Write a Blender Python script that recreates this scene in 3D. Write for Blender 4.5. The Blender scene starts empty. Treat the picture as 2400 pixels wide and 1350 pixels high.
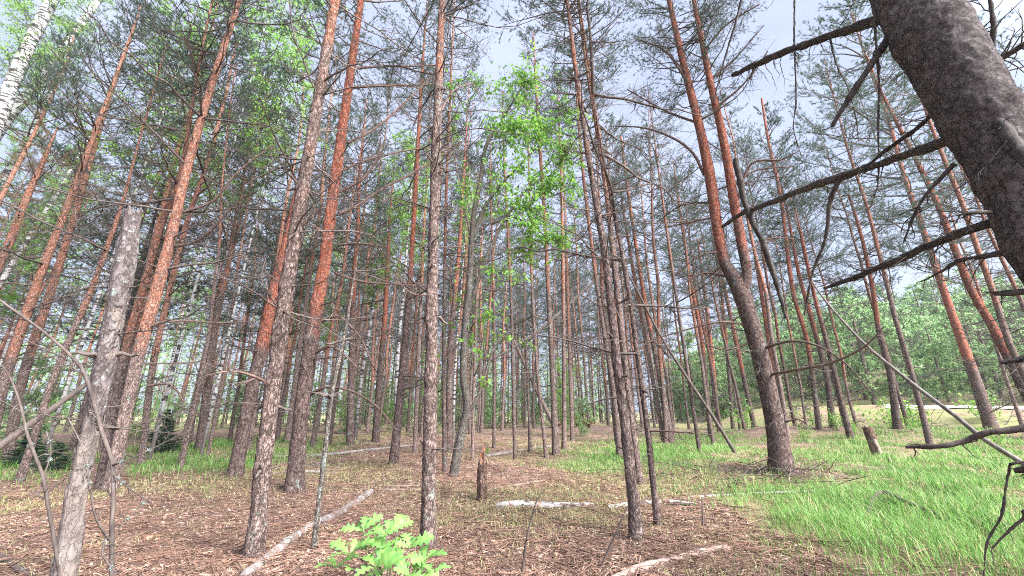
import bpy, math, random
import numpy as np
from mathutils import Vector, Matrix, Quaternion, noise as mnoise

R = math.radians
rng = np.random.default_rng(7)
random.seed(7)
scene = bpy.context.scene
COL = scene.collection

# ------------------------------------------------------------------ camera
PITCH = 17.2
FPX = 937.0            # focal length in pixels of a 2400 px wide picture
CAMH = 1.0
cam_d = bpy.data.cameras.new('camera')
cam = bpy.data.objects.new('camera', cam_d)
COL.objects.link(cam)
cam.location = (0, 0, CAMH)
cam.rotation_euler = (R(90 + PITCH), 0, 0)
cam_d.sensor_width = 36
cam_d.lens = FPX / 2400 * 36
cam_d.clip_start = 0.02
cam_d.clip_end = 3000
scene.camera = cam

# ------------------------------------------------------------------ light
SUN_EL, SUN_AZ = 40.0, 128.0       # azimuth measured from +Y towards +X (where the sun stands)
SKY_STRENGTH = 0.052
EXPOSURE = 1.95
world = bpy.data.worlds.new('World')
scene.world = world
world.use_nodes = True
wn, wl = world.node_tree.nodes, world.node_tree.links
wn.clear()
w_out = wn.new('ShaderNodeOutputWorld')
w_bg = wn.new('ShaderNodeBackground')
w_sky = wn.new('ShaderNodeTexSky')
w_sky.sky_type = 'NISHITA'
w_sky.sun_disc = False
w_sky.sun_elevation = R(SUN_EL)
w_sky.sun_rotation = R(SUN_AZ)
w_sky.dust_density = 2.0
w_sky.ozone_density = 1.5
w_tc = wn.new('ShaderNodeTexCoord')
w_map = wn.new('ShaderNodeMapping')
w_map.inputs['Scale'].default_value = (1.0, 1.0, 1.7)
w_noise = wn.new('ShaderNodeTexNoise')
w_noise.inputs['Scale'].default_value = 2.6
w_noise.inputs['Detail'].default_value = 7
w_noise.inputs['Roughness'].default_value = 0.55
w_ramp = wn.new('ShaderNodeMapRange')
w_ramp.inputs['From Min'].default_value = 0.36
w_ramp.inputs['From Max'].default_value = 0.62
w_ramp.inputs['To Min'].default_value = 0.68
w_ramp.inputs['To Max'].default_value = 0.95
w_mix = wn.new('ShaderNodeMix')
w_mix.data_type = 'RGBA'
CLOUD = (4.15, 4.65, 6.2, 1)
w_mix.inputs['B'].default_value = CLOUD
wl.new(w_tc.outputs['Generated'], w_map.inputs['Vector'])
wl.new(w_map.outputs['Vector'], w_noise.inputs['Vector'])
wl.new(w_noise.outputs['Fac'], w_ramp.inputs['Value'])
wl.new(w_ramp.outputs['Result'], w_mix.inputs['Factor'])
wl.new(w_sky.outputs['Color'], w_mix.inputs['A'])
# added fill light: the unseen sky around the sun is scaled up
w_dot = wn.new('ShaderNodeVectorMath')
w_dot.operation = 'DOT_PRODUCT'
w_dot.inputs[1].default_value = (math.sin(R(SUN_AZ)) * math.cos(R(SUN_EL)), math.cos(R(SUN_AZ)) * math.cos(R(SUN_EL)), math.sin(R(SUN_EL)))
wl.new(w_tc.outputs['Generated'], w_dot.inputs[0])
w_fill = wn.new('ShaderNodeMapRange')
w_fill.interpolation_type = 'SMOOTHSTEP'
w_fill.inputs['From Min'].default_value = 0.5
w_fill.inputs['From Max'].default_value = 1.0
w_fill.inputs['To Min'].default_value = 1.0
w_fill.inputs['To Max'].default_value = 5.5
wl.new(w_dot.outputs['Value'], w_fill.inputs['Value'])
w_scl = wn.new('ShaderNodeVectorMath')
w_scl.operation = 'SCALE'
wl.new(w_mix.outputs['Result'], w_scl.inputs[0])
wl.new(w_fill.outputs['Result'], w_scl.inputs['Scale'])
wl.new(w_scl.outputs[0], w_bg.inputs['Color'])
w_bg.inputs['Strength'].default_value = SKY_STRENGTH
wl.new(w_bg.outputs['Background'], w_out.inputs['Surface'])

sun_d = bpy.data.lights.new('sun', 'SUN')
sun_d.energy = 4.2
sun_d.angle = R(25)
sun_d.color = (1.0, 0.96, 0.9)
sun = bpy.data.objects.new('sun', sun_d)
COL.objects.link(sun)
sdir = Vector((math.sin(R(SUN_AZ)) * math.cos(R(SUN_EL)), math.cos(R(SUN_AZ)) * math.cos(R(SUN_EL)), math.sin(R(SUN_EL))))
sun.rotation_euler = sdir.to_track_quat('Z', 'Y').to_euler()

scene.view_settings.view_transform = 'Standard'
scene.view_settings.look = 'None'
scene.view_settings.exposure = EXPOSURE
scene.view_settings.gamma = 1
scene.view_settings.use_curve_mapping = False
scene.render.engine = 'CYCLES'
cy = scene.cycles
cy.max_bounces = 7
cy.diffuse_bounces = 4
cy.glossy_bounces = 2
cy.transmission_bounces = 4
cy.transparent_max_bounces = 4
cy.volume_bounces = 1
cy.use_denoising = False
cy.filter_width = 1.0
cy.caustics_reflective = False
cy.caustics_refractive = False

# ------------------------------------------------------------------ geometry helpers
SP, CP = math.sin(R(PITCH)), math.cos(R(PITCH))
CAM = np.array([0, 0, CAMH], float)


def sstep(a, b, x):
    t = np.clip((np.asarray(x, float) - a) / (b - a), 0, 1)
    return t * t * (3 - 2 * t)


def ground_z(x, y):
    x = np.asarray(x, float); y = np.asarray(y, float)
    d = np.hypot(x, y)
    z = 0.030 * np.sin(x * 1.3 + 0.7) * np.cos(y * 1.1 + 0.3) + 0.022 * np.sin(x * 2.9 + y * 1.7) + 0.012 * np.sin(x * 6.1 - y * 5.3 + 1) + 0.008 * np.sin(11 * x + 3) * np.sin(9.3 * y)
    z = z * np.clip((d - 0.4) / 2.0, 0.25, 1)
    s = x * 0.62 + y * 0.785
    az = sstep(0.42, 0.62, x / np.maximum(y, 0.5))
    z = z + az * (0.35 * np.exp(-((s - 21.0) / 1.3) ** 2) + 1.25 * sstep(27, 34, s) + 13.0 * sstep(36, 85, s))
    z = z - 0.8 * sstep(40, 80, y - 0.5 * x) * (1 - az) + 0.12 * np.sin(x * .35) * np.sin(y * .3) * sstep(6, 14, d)
    return z


def ray(u, v):
    a, b = (u - 1200) / FPX, (675 - v) / FPX
    return np.array([a, CP - SP * b, SP + CP * b])


def gp(u, v):
    """point of the terrain seen at (u, v) of the photograph"""
    d = ray(u, v)
    ts = np.geomspace(.6, 90, 1500)
    P = CAM + d * ts[:, None]
    e = P[:, 2] - ground_z(P[:, 0], P[:, 1])
    k = np.nonzero(e <= 0)[0]
    k = k[0] if len(k) else len(ts) - 1
    t = ts[k]
    if 0 < k and e[k] <= 0: t = ts[k - 1] + (ts[k] - ts[k - 1]) * e[k - 1] / (e[k - 1] - e[k])
    p = CAM + d * t
    p[2] = float(ground_z(p[0], p[1]))
    return p


def plane_pt(u, v, base, dd=0.0):
    """point seen at (u, v) in the upright plane through base that faces the camera, dd metres further off"""
    n = np.array([base[0], base[1], 0.0]); L = np.linalg.norm(n); n /= L
    d = ray(u, v)
    return CAM + d * ((L + dd) / (d @ n))


def width_to_r(p, w):
    """radius of an upright round stem at p that shows w pixels wide"""
    zc = p[1] * CP + (p[2] - CAMH) * SP
    hd = math.hypot(p[0], p[1]); c = abs(p[1]) / hd
    return 0.5 * w / FPX * zc * max(c, .5)


def catmull(P, step):
    P = np.asarray(P, float)
    if len(P) < 3:
        n = max(2, int(np.linalg.norm(P[-1, :3] - P[0, :3]) / step) + 1)
        return P[0] + (P[-1] - P[0]) * np.linspace(0, 1, n)[:, None]
    out = []
    Q = np.vstack([2 * P[0] - P[1], P, 2 * P[-1] - P[-2]])
    for i in range(1, len(Q) - 2):
        a, b, c, d = Q[i - 1:i + 3]
        n = max(1, int(np.linalg.norm(c[:3] - b[:3]) / step))
        for t in np.arange(n) / n:
            out.append(0.5 * (2 * b + (c - a) * t + (2 * a - 5 * b + 4 * c - d) * t * t + (3 * b - a - 3 * c + d) * t ** 3))
    out.append(P[-1])
    return np.array(out)


def norm(v):
    return v / np.maximum(np.linalg.norm(v, axis=-1, keepdims=True), 1e-9)


class MB:
    """collects vertices and faces of one mesh"""
    def __init__(s):
        s.v, s.q, s.t, s.qm, s.tm, s.at, s.n = [], [], [], [], [], [], 0

    def add(s, V, quads=None, tris=None, m=0, a=0.0):
        V = np.asarray(V, np.float32).reshape(-1, 3)
        if quads is not None and len(quads):
            s.q.append(np.asarray(quads, np.int32).reshape(-1, 4) + s.n); s.qm.append(np.full(len(s.q[-1]), m, np.int32))
        if tris is not None and len(tris):
            s.t.append(np.asarray(tris, np.int32).reshape(-1, 3) + s.n); s.tm.append(np.full(len(s.t[-1]), m, np.int32))
        s.v.append(V); s.n += len(V)
        s.at.append(np.broadcast_to(np.asarray(a, np.float32), (len(V),)).copy())

    def mesh(s, name, mats, smooth=True):
        me = bpy.data.meshes.new(name)
        V = np.concatenate(s.v) if s.v else np.zeros((0, 3), np.float32)
        q = np.concatenate(s.q) if s.q else np.zeros((0, 4), np.int32)
        t = np.concatenate(s.t) if s.t else np.zeros((0, 3), np.int32)
        me.vertices.add(len(V)); me.vertices.foreach_set('co', V.ravel())
        me.loops.add(q.size + t.size); me.loops.foreach_set('vertex_index', np.concatenate([q.ravel(), t.ravel()]))
        me.polygons.add(len(q) + len(t))
        starts = np.concatenate([np.arange(len(q)) * 4, q.size + np.arange(len(t)) * 3]).astype(np.int32)
        me.polygons.foreach_set('loop_start', starts)
        me.polygons.foreach_set('material_index', np.concatenate(s.qm + s.tm).astype(np.int32) if (s.qm or s.tm) else np.zeros(0, np.int32))
        me.polygons.foreach_set('use_smooth', np.full(len(q) + len(t), smooth))
        me.update(calc_edges=True)
        a = me.attributes.new('shade_mix', 'FLOAT', 'POINT')
        a.data.foreach_set('value', np.concatenate(s.at) if s.at else np.zeros(0, np.float32))
        for m in mats:
            me.materials.append(m)
        return me


def frames(P):
    T = norm(np.gradient(P, axis=0))
    up = np.array([0, 0, 1.0]) if abs(T[0, 2]) < 0.8 else np.array([1.0, 0, 0])
    N = np.zeros_like(P); n = norm(np.cross(up, T[0]))
    for i in range(len(P)):
        n = n - T[i] * (n @ T[i]); n = n / max(np.linalg.norm(n), 1e-9); N[i] = n
    return T, N, np.cross(T, N)


def tube(mb, P, rad, sides=8, m=0, a=0.0, rough=0.0, fscale=14.0, jag=0.0, cap=True, seed=0, lobes=None):
    """a round stem along P; rough = depth of bark relief in metres"""
    P = np.asarray(P, float); rad = np.broadcast_to(np.asarray(rad, float), (len(P),))
    T, N, B = frames(P)
    th = np.arange(sides) / sides * 2 * math.pi
    c, s_ = np.cos(th), np.sin(th)
    ring = N[:, None] * c[None, :, None] + B[:, None] * s_[None, :, None]
    r = np.repeat(rad[:, None], sides, 1)
    if lobes is not None:
        r = r * lobes(len(P), th)
    if rough:
        L = np.concatenate([[0], np.cumsum(np.linalg.norm(np.diff(P, axis=0), axis=1))])
        for i in range(len(P)):
            for j in range(sides):
                q = Vector((ring[i, j, 0] * rad[i] * fscale, ring[i, j, 1] * rad[i] * fscale, L[i] * fscale * .45 + seed * 7.3))
                if rough > .0015:
                    q2 = q + .45 * mnoise.noise_vector(q * .9)
                    dd, pp = mnoise.voronoi(q2)
                    hs = mnoise.cell(pp[0] * 7.7 + Vector((.5, .5, .5)))
                    f = .75 * (hs - .5) + .55 * (q2.z - pp[0].z) + min(0.0, (dd[1] - dd[0]) * 3 - .45)
                else:
                    f = 0
                f += 0.8 * mnoise.noise(q * .35) + .35 * mnoise.noise(q * 2.1)
                r[i, j] += rough * f
    V = P[:, None] + ring * r[..., None]
    if jag:
        k = min(4, len(P) - 1)
        for j in range(sides):
            h = jag * (0.5 + 0.5 * mnoise.noise(Vector((math.cos(th[j]) * 2.2, math.sin(th[j]) * 2.2, seed)))) * (1 + .5 * math.sin(5 * th[j]))
            for i in range(k):
                V[-1 - i, j] += T[-1] * (h - jag * .5) * (1 - i / k)
    n = len(P)
    i = np.arange(n - 1)[:, None]; j = np.arange(sides)[None]
    q = np.stack([i * sides + j, i * sides + (j + 1) % sides, (i + 1) * sides + (j + 1) % sides, (i + 1) * sides + j], -1).reshape(-1, 4)
    av = np.broadcast_to(np.asarray(a, float), (n,)) if np.ndim(a) < 2 else a
    mb.add(V.reshape(-1, 3), q, m=m, a=np.repeat(av, sides))
    if cap:
        b0 = V[-1]; cen = b0.mean(0) - (T[-1] * (jag * .8 if jag else 0) if jag else -T[-1] * rad[-1] * .3)
        mb.add(np.vstack([b0, cen]), tris=[(k, (k + 1) % sides, sides) for k in range(sides)], m=m, a=float(av[-1]))
        b0 = V[0]; cen = b0.mean(0) - T[0] * rad[0] * .3
        mb.add(np.vstack([b0, cen]), tris=[((k + 1) % sides, k, sides) for k in range(sides)], m=m, a=float(av[0]))
    return V


def prisms(mb, A, B, ra, rb, m=0, a=0.0):
    """many straight three sided twigs at once"""
    A = np.asarray(A, float).reshape(-1, 3); B = np.asarray(B, float).reshape(-1, 3)
    if not len(A): return
    ra = np.broadcast_to(np.asarray(ra, float), (len(A),)); rb = np.broadcast_to(np.asarray(rb, float), (len(A),))
    T = norm(B - A); h = np.where(np.abs(T[:, 2:3]) < .9, [[0, 0, 1.0]], [[1.0, 0, 0]])
    N = norm(np.cross(h, T)); Bn = np.cross(T, N)
    V = np.zeros((len(A), 6, 3))
    for k in range(3):
        an = k * 2 * math.pi / 3
        d = N * math.cos(an) + Bn * math.sin(an)
        V[:, k] = A + d * ra[:, None]; V[:, 3 + k] = B + d * rb[:, None]
    o = np.arange(len(A))[:, None, None] * 6
    q = (np.array([[0, 1, 4, 3], [1, 2, 5, 4], [2, 0, 3, 5]])[None] + o).reshape(-1, 4)
    aa = np.repeat(np.broadcast_to(np.asarray(a, float), (len(A),)), 6)
    mb.add(V.reshape(-1, 3), q, m=m, a=aa)


def needles(mb, P, D, n, L, w, spread, m=1, g=rng, back=.06):
    """a brush of n narrow needles at each point"""
    P = np.asarray(P, float).reshape(-1, 3); D = norm(np.asarray(D, float).reshape(-1, 3))
    P = np.repeat(P, n, 0); D = np.repeat(D, n, 0); k = len(P)
    d = norm(D + spread * norm(g.normal(size=(k, 3))) * g.uniform(.4, 1.1, (k, 1)))
    P = P - D * g.uniform(0, back, (k, 1))
    l = L * g.uniform(.7, 1.2, (k, 1))
    s = norm(np.cross(d, g.normal(size=(k, 3)))) * w * .5
    V = np.stack([P - s, P + s, P + d * l], 1).reshape(-1, 3)
    t = np.arange(3 * k).reshape(-1, 3)
    mb.add(V, tris=t, m=m, a=np.repeat(g.uniform(0, 1, k), 3))


def leaves(mb, P, D, L, w, m=1, g=rng, droop=.3, fold=.25):
    """pointed oval leaves, folded along the midrib: six corners, four faces each"""
    P = np.asarray(P, float).reshape(-1, 3); k = len(P)
    d = norm(np.asarray(D, float).reshape(-1, 3) + np.array([0, 0, -droop]))
    l = np.asarray(L) * g.uniform(.7, 1.2, (k, 1))
    nrm = norm(np.array([0, 0, 1.0]) + .75 * g.normal(size=(k, 3)))
    s = norm(np.cross(d, nrm)); nn = np.cross(s, d)
    hw = l * w * .5
    V = np.stack([P, P + d * l * .45 + s * hw + nn * hw * fold, P + d * l * .45 - s * hw + nn * hw * fold, P + d * l * .5, P + d * l - nn * l * .12], 1)
    o = np.arange(k)[:, None, None] * 5
    t = (np.array([[0, 1, 3], [0, 3, 2], [3, 1, 4], [3, 4, 2]])[None] + o).reshape(-1, 3)
    mb.add(V.reshape(-1, 3), tris=t, m=m, a=np.repeat(g.uniform(0, 1, k), 5))


def obj(name, me, parent=None, loc=(0, 0, 0), rot=None, scale=None):
    o = bpy.data.objects.new(name, me)
    COL.objects.link(o)
    if parent is not None: o.parent = parent
    o.location = loc
    if rot is not None:
        o.rotation_mode = 'QUATERNION' if isinstance(rot, Quaternion) else 'XYZ'
        if isinstance(rot, Quaternion): o.rotation_quaternion = rot
        else: o.rotation_euler = rot
    if scale is not None: o.scale = (scale,) * 3 if np.isscalar(scale) else scale
    return o


def tag(o, label=None, cat=None, group=None, kind=None):
    if label: o['label'] = label
    if cat: o['category'] = cat
    if group: o['group'] = group
    if kind: o['kind'] = kind
    return o


def thing(name, label, cat, loc, group=None):
    return tag(obj(name, None, loc=tuple(loc)), label, cat, group)


# ------------------------------------------------------------------ materials
class NT:
    def __init__(s, name):
        s.mat = bpy.data.materials.new(name); s.mat.use_nodes = True
        s.n = s.mat.node_tree.nodes; s.l = s.mat.node_tree.links; s.n.clear()
        s.out = s.n.new('ShaderNodeOutputMaterial')

    def node(s, typ, ins=None, **kw):
        n = s.n.new(typ)
        for k, v in kw.items(): setattr(n, k, v)
        for k, v in (ins or {}).items():
            if isinstance(v, bpy.types.NodeSocket): s.l.new(v, n.inputs[k])
            else: n.inputs[k].default_value = v
        return n

    def noise(s, vec, scale, detail=4, rough=.55):
        return s.node('ShaderNodeTexNoise', {'Vector': vec, 'Scale': scale, 'Detail': detail, 'Roughness': rough}).outputs['Fac']

    def rng(s, v, a, b, c=0.0, d=1.0):
        return s.node('ShaderNodeMapRange', {'Value': v, 'From Min': a, 'From Max': b, 'To Min': c, 'To Max': d}).outputs['Result']

    def mix(s, f, a, b, blend='MIX'):
        n = s.node('ShaderNodeMix', data_type='RGBA', blend_type=blend)
        for k, v in (('Factor', f), ('A', a), ('B', b)):
            if isinstance(v, bpy.types.NodeSocket): s.l.new(v, n.inputs[k])
            elif k == 'Factor': n.inputs[k].default_value = v
            else: n.inputs[k].default_value = tuple(v) + (1,) if len(v) == 3 else v
        return n.outputs['Result']

    def math(s, op, a, b=0.0):
        n = s.node('ShaderNodeMath', operation=op)
        for i, v in enumerate((a, b)):
            if isinstance(v, bpy.types.NodeSocket): s.l.new(v, n.inputs[i])
            else: n.inputs[i].default_value = v
        return n.outputs[0]

    def val(s, col, f):
        n = s.node('ShaderNodeHueSaturation')
        for k, v in (('Value', f), ('Color', col)):
            if isinstance(v, bpy.types.NodeSocket): s.l.new(v, n.inputs[k])
            else: n.inputs[k].default_value = tuple(v) + (1,) if k == 'Color' else v
        return n.outputs['Color']

    def attr(s, name='shade_mix'):
        return s.node('ShaderNodeAttribute', attribute_name=name).outputs['Fac']

    def coord(s, scale=(1, 1, 1)):
        tc = s.node('ShaderNodeTexCoord')
        rnd = s.node('ShaderNodeObjectInfo').outputs['Random']
        off = s.node('ShaderNodeCombineXYZ', {'X': s.math('MULTIPLY', rnd, 13.0), 'Y': s.math('MULTIPLY', rnd, 31.0), 'Z': s.math('MULTIPLY', rnd, 57.0)})
        m = s.node('ShaderNodeMapping', {'Vector': tc.outputs['Object'], 'Location': off.outputs[0], 'Scale': scale})
        return m.outputs['Vector'], rnd

    def surface(s, col, rough=.9, bump=None, bs=.5, bd=.01, spec=.2):
        p = s.node('ShaderNodeBsdfPrincipled', {'Roughness': rough, 'Specular IOR Level': spec})
        if isinstance(col, bpy.types.NodeSocket): s.l.new(col, p.inputs['Base Color'])
        else: p.inputs['Base Color'].default_value = tuple(col) + (1,)
        if bump is not None:
            b = s.node('ShaderNodeBump', {'Height': bump, 'Strength': bs, 'Distance': bd})
            s.l.new(b.outputs[0], p.inputs['Normal'])
        s.l.new(p.outputs[0], s.out.inputs['Surface'])
        return s.mat


def bark_mat(name, low, high, lichen=.5, scale=20.0, low2=None, aniso=.4, fissure=1.0):
    """scaly pine bark: fissured grey brown plates low down, thin flaky orange bark where shade_mix rises to 1, lichen patches"""
    t = NT(name)
    vec, rnd = t.coord((1, 1, aniso))
    vec2, _ = t.coord((1, 1, 1))
    n1 = t.noise(vec, scale * 1.1, 5, .6)
    ridge = t.math('ABSOLUTE', t.math('SUBTRACT', n1, .5))
    n2 = t.noise(vec, scale * 2.6, 4, .6)
    ridge2 = t.math('ABSOLUTE', t.math('SUBTRACT', n2, .5))
    fis = t.math('MINIMUM', t.rng(ridge, 0.0, .055, 0, 1), t.rng(ridge2, 0.0, .04, .45, 1))
    a = t.attr()
    big = t.noise(vec2, 2.2, 3)
    org = t.rng(t.math('ADD', a, t.rng(big, .3, .7, -.3, .3)), .3, .7)
    plate = t.noise(vec2, scale * .9, 3, .5)
    fine = t.noise(vec2, 60, 3, .65)
    lowc = t.mix(t.rng(t.noise(vec2, 5, 4), .35, .65), low, low2 or tuple(x * 1.35 for x in low))
    highc = t.mix(t.rng(t.noise(vec2, 14, 5, .65), .4, .62), high, (high[0] * .80, high[1] * 1.12, high[2] * 1.35))
    col = t.mix(org, lowc, highc)
    col = t.val(col, t.rng(plate, .3, .7, .68, 1.34))
    col = t.val(col, t.rng(fine, .25, .75, .7, 1.3))
    fisd = t.math('MAXIMUM', fis, t.math('MULTIPLY', org, .45))
    col = t.mix(fisd, t.val(col, 1 - .62 * fissure), col)
    if lichen:
        ln = t.noise(vec2, 13, 6, .7); lb = t.noise(vec2, 1.7, 2)
        lm = t.math('MULTIPLY', t.rng(ln, .54, .60), t.rng(lb, .62 - .2 * lichen, .75 - .2 * lichen))
        lm = t.math('MULTIPLY', lm, t.math('SUBTRACT', 1.0, org))
        col = t.mix(t.math('MULTIPLY', lm, .75), col, (.27, .32, .285))
    col = t.val(col, t.rng(rnd, 0, 1, .8, 1.25))
    h = t.math('ADD', t.math('MULTIPLY', fis, .8), t.math('ADD', t.math('MULTIPLY', fine, .3), plate))
    return t.surface(col, .95, h, 1.0, .014, .05)


M = {}
M['pine_bark'] = bark_mat('pine_bark', (.140, .100, .088), (.39, .128, .077), .45, 22)
M['pine_bark_slim'] = bark_mat('pine_bark_slim', (.19, .14, .122), (.39, .17, .11), .3, 30)
def scale_bark_mat():
    """bark of an old pine seen close: overlapping flakes of unlike greys with dark gaps"""
    t = NT('dark_bark')
    vec, rnd = t.coord((1, 1, .75)); v3, _ = t.coord()
    wob = t.node('ShaderNodeTexNoise', {'Vector': vec, 'Scale': 11.0, 'Detail': 6, 'Roughness': .7})
    v2 = t.node('ShaderNodeVectorMath', {0: vec, 1: t.node('ShaderNodeVectorMath', {0: wob.outputs['Color'], 'Scale': .15}, operation='SCALE').outputs[0]}, operation='ADD').outputs[0]
    cell = t.node('ShaderNodeSeparateColor', {'Color': t.node('ShaderNodeTexVoronoi', {'Vector': v2, 'Scale': 24.0}).outputs['Color']}).outputs[0]
    edge = t.node('ShaderNodeTexVoronoi', {'Vector': v2, 'Scale': 24.0}, feature='DISTANCE_TO_EDGE').outputs['Distance']
    n1 = t.noise(v3, 40, 4, .6)
    col = t.mix(t.rng(t.noise(v3, 4, 4), .35, .65), (.066, .056, .054), (.110, .095, .092))
    col = t.val(col, t.rng(cell, 0, 1, .72, 1.3))
    col = t.val(col, t.rng(n1, .3, .7, .78, 1.22))
    col = t.mix(t.rng(edge, 0, .05), t.val(col, .62), col)
    col = t.mix(t.math('MULTIPLY', t.rng(t.noise(v3, 12, 5, .65), .6, .68), .6), col, (.19, .20, .185))
    h = t.math('ADD', t.math('MULTIPLY', cell, .7), t.math('ADD', t.rng(edge, 0, .09), t.math('MULTIPLY', n1, .3)))
    return t.surface(col, .95, h, .7, .012, .04)


M['dark_bark'] = scale_bark_mat()
M['willow_bark'] = bark_mat('willow_bark', (.17, .15, .13), (.2, .17, .14), .6, 45)


def birch_mat():
    t = NT('birch_bark')
    vec, rnd = t.coord((1, 1, 1))
    vst, _ = t.coord((1, 1, 3.6))
    v1 = t.noise(vst, 3.6, 5, .6)
    v2 = t.noise(t.coord((1, 1, 9))[0], 7, 4, .6)
    col = t.mix(t.noise(vec, 4, 3), (.29, .285, .275), (.38, .375, .365))
    dark = t.math('MAXIMUM', t.rng(v1, .50, .55), t.math('MULTIPLY', t.rng(v2, .60, .66), .75))
    col = t.mix(dark, col, (.035, .03, .028))
    col = t.mix(t.rng(t.attr(), .0, 1), (.10, .085, .075), col)
    return t.surface(col, .75, v2, .4, .008)


def wood_mat(name, c1, c2, lichen=0.3, bare=None):
    """dead wood, grained along its own length by stretched noise"""
    t = NT(name)
    vec, rnd = t.coord((1, 1, .12))
    v2, _ = t.coord()
    g = t.noise(vec, 38, 6, .65)
    col = t.mix(t.rng(g, .3, .7), c1, c2)
    col = t.val(col, t.rng(t.noise(v2, 9, 4), .3, .7, .7, 1.3))
    if bare:
        col = t.mix(t.rng(t.noise(v2, 6, 4), .52, .60), col, bare)
    if lichen:
        ln = t.noise(v2, 16, 5, .65)
        col = t.mix(t.rng(ln, .66 - .1 * lichen, .74 - .1 * lichen), col, (.34, .41, .38))
    col = t.val(col, t.rng(rnd, 0, 1, .75, 1.25))
    return t.surface(col, .9, g, .8, .006, .15)


def snag_mat():
    t = NT('snag_wood')
    vec, rnd = t.coord((1, 1, .08)); v2, _ = t.coord((1, 1, .5)); v3, _ = t.coord()
    g = t.noise(vec, 30, 6, .7)
    bare = t.mix(t.rng(g, .3, .7), (.115, .092, .08), (.225, .188, .168))
    crack = t.rng(t.noise(vec, 55, 2, .5), .30, .37)
    bare = t.mix(crack, (.07, .05, .04), bare)
    bare = t.mix(t.rng(t.noise(v3, 3, 4), .55, .7), bare, (.24, .22, .205))
    n1 = t.noise(v2, 30, 5, .6)
    edge = t.rng(t.math('ABSOLUTE', t.math('SUBTRACT', n1, .5)), 0, .05)
    bk = t.mix(t.rng(t.noise(v3, 26, 4, .6), .35, .65), (.075, .062, .06), (.15, .125, .122))
    bk = t.mix(edge, (.075, .058, .052), bk)
    ln = t.noise(v3, 22, 5, .7)
    bk = t.mix(t.rng(ln, .58, .66), bk, (.25, .29, .265))
    m = t.rng(t.math('ADD', t.attr(), t.rng(t.noise(v2, 5, 4, .6), .3, .7, -.55, .55)), .44, .52)
    col = t.mix(m, bare, bk)
    h = t.math('ADD', t.math('MULTIPLY', m, 1.5), t.math('ADD', g, t.math('MULTIPLY', edge, .4)))
    return t.surface(col, .9, h, .9, .012, .15)


M['birch'] = birch_mat()
M['snag'] = snag_mat()
M['stump_bark'] = bark_mat('stump_bark', (.16, .105, .082), (.2, .1, .07), .2, 24, (.26, .17, .13))
t = NT('birch_log_bark'); vv, _ = t.coord(); nn_ = t.noise(vv, 11, 6, .65); nb_ = t.noise(vv, 5.5, 4, .6)
M['birch_log'] = t.surface(t.mix(t.rng(nn_, .54, .59), t.mix(t.rng(nb_, .54, .60), t.mix(t.noise(vv, 40, 3), (.18, .165, .15), (.35, .33, .31)), (.20, .11, .08)), (.06, .045, .038)), .8, nn_, .9, .02)
M['dead_twig'] = wood_mat('dead_twig', (.055, .043, .038), (.13, .105, .092), .25)
M['near_limb'] = wood_mat('near_limb', (.026, .022, .020), (.080, .068, .060), .12)
M['grey_pole'] = wood_mat('grey_pole', (.12, .105, .095), (.25, .22, .20), .2)
M['pale_stick'] = wood_mat('pale_stick', (.15, .105, .085), (.28, .21, .178), .15)
M['grey_log'] = wood_mat('grey_log', (.085, .07, .064), (.21, .182, .17), .9, (.12, .085, .072))
M['rot_wood'] = wood_mat('rot_wood', (.10, .055, .04), (.26, .15, .10), .15, (.34, .13, .06))
M['orange_limb'] = wood_mat('orange_limb', (.065, .046, .040), (.15, .098, .08), .1)


def foliage_mat(name, c1, c2, trans=.35, rough=.55, c3=None):
    t = NT(name)
    rnd = t.node('ShaderNodeObjectInfo').outputs['Random']
    a = t.attr()
    col = t.mix(a, c1, c2)
    if c3:
        col = t.mix(t.rng(a, .84, .90), col, c3)
    col = t.val(col, t.rng(rnd, 0, 1, .85, 1.2))
    d = t.node('ShaderNodeBsdfPrincipled', {'Base Color': col, 'Roughness': rough, 'Specular IOR Level': .25})
    tr = t.node('ShaderNodeBsdfTranslucent', {'Color': t.val(col, 1.35)})
    mx = t.node('ShaderNodeMixShader', {0: trans, 1: d.outputs[0], 2: tr.outputs[0]})
    t.l.new(mx.outputs[0], t.out.inputs['Surface'])
    return t.mat


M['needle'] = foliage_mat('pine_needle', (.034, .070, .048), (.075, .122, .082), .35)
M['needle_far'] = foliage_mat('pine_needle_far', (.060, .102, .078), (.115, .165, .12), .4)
M['needle_brown'] = foliage_mat('dead_needle', (.11, .07, .035), (.20, .14, .07), .2)
M['spruce'] = foliage_mat('spruce_needle', (.025, .055, .030), (.05, .095, .05), .25)
M['birch_leaf'] = foliage_mat('birch_leaf', (.14, .28, .05), (.26, .44, .10), .5)
M['bright_leaf'] = foliage_mat('bright_leaf', (.095, .25, .03), (.26, .45, .085), .5)
M['oak_leaf'] = foliage_mat('oak_leaf', (.11, .30, .09), (.22, .38, .10), .45, .4)
M['hill_leaf'] = foliage_mat('hill_leaf', (.16, .27, .11), (.28, .40, .19), .5)
M['grass'] = foliage_mat('grass_blade', (.085, .205, .04), (.20, .34, .09), .4, .5, (.36, .32, .18))
M['dry_grass'] = foliage_mat('dry_grass_blade', (.22, .24, .09), (.38, .36, .18), .3, .7)


def ramp_mat(name, stops, rough=.9):
    t = NT(name)
    r = t.node('ShaderNodeValToRGB', {'Fac': t.attr()})
    e = r.color_ramp.elements
    e[0].position, e[0].color = stops[0][0], stops[0][1] + (1,)
    e[1].position, e[1].color = stops[-1][0], stops[-1][1] + (1,)
    for p, c in stops[1:-1]:
        x = e.new(p); x.color = c + (1,)
    return t.surface(r.outputs['Color'], rough, spec=.15)


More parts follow.
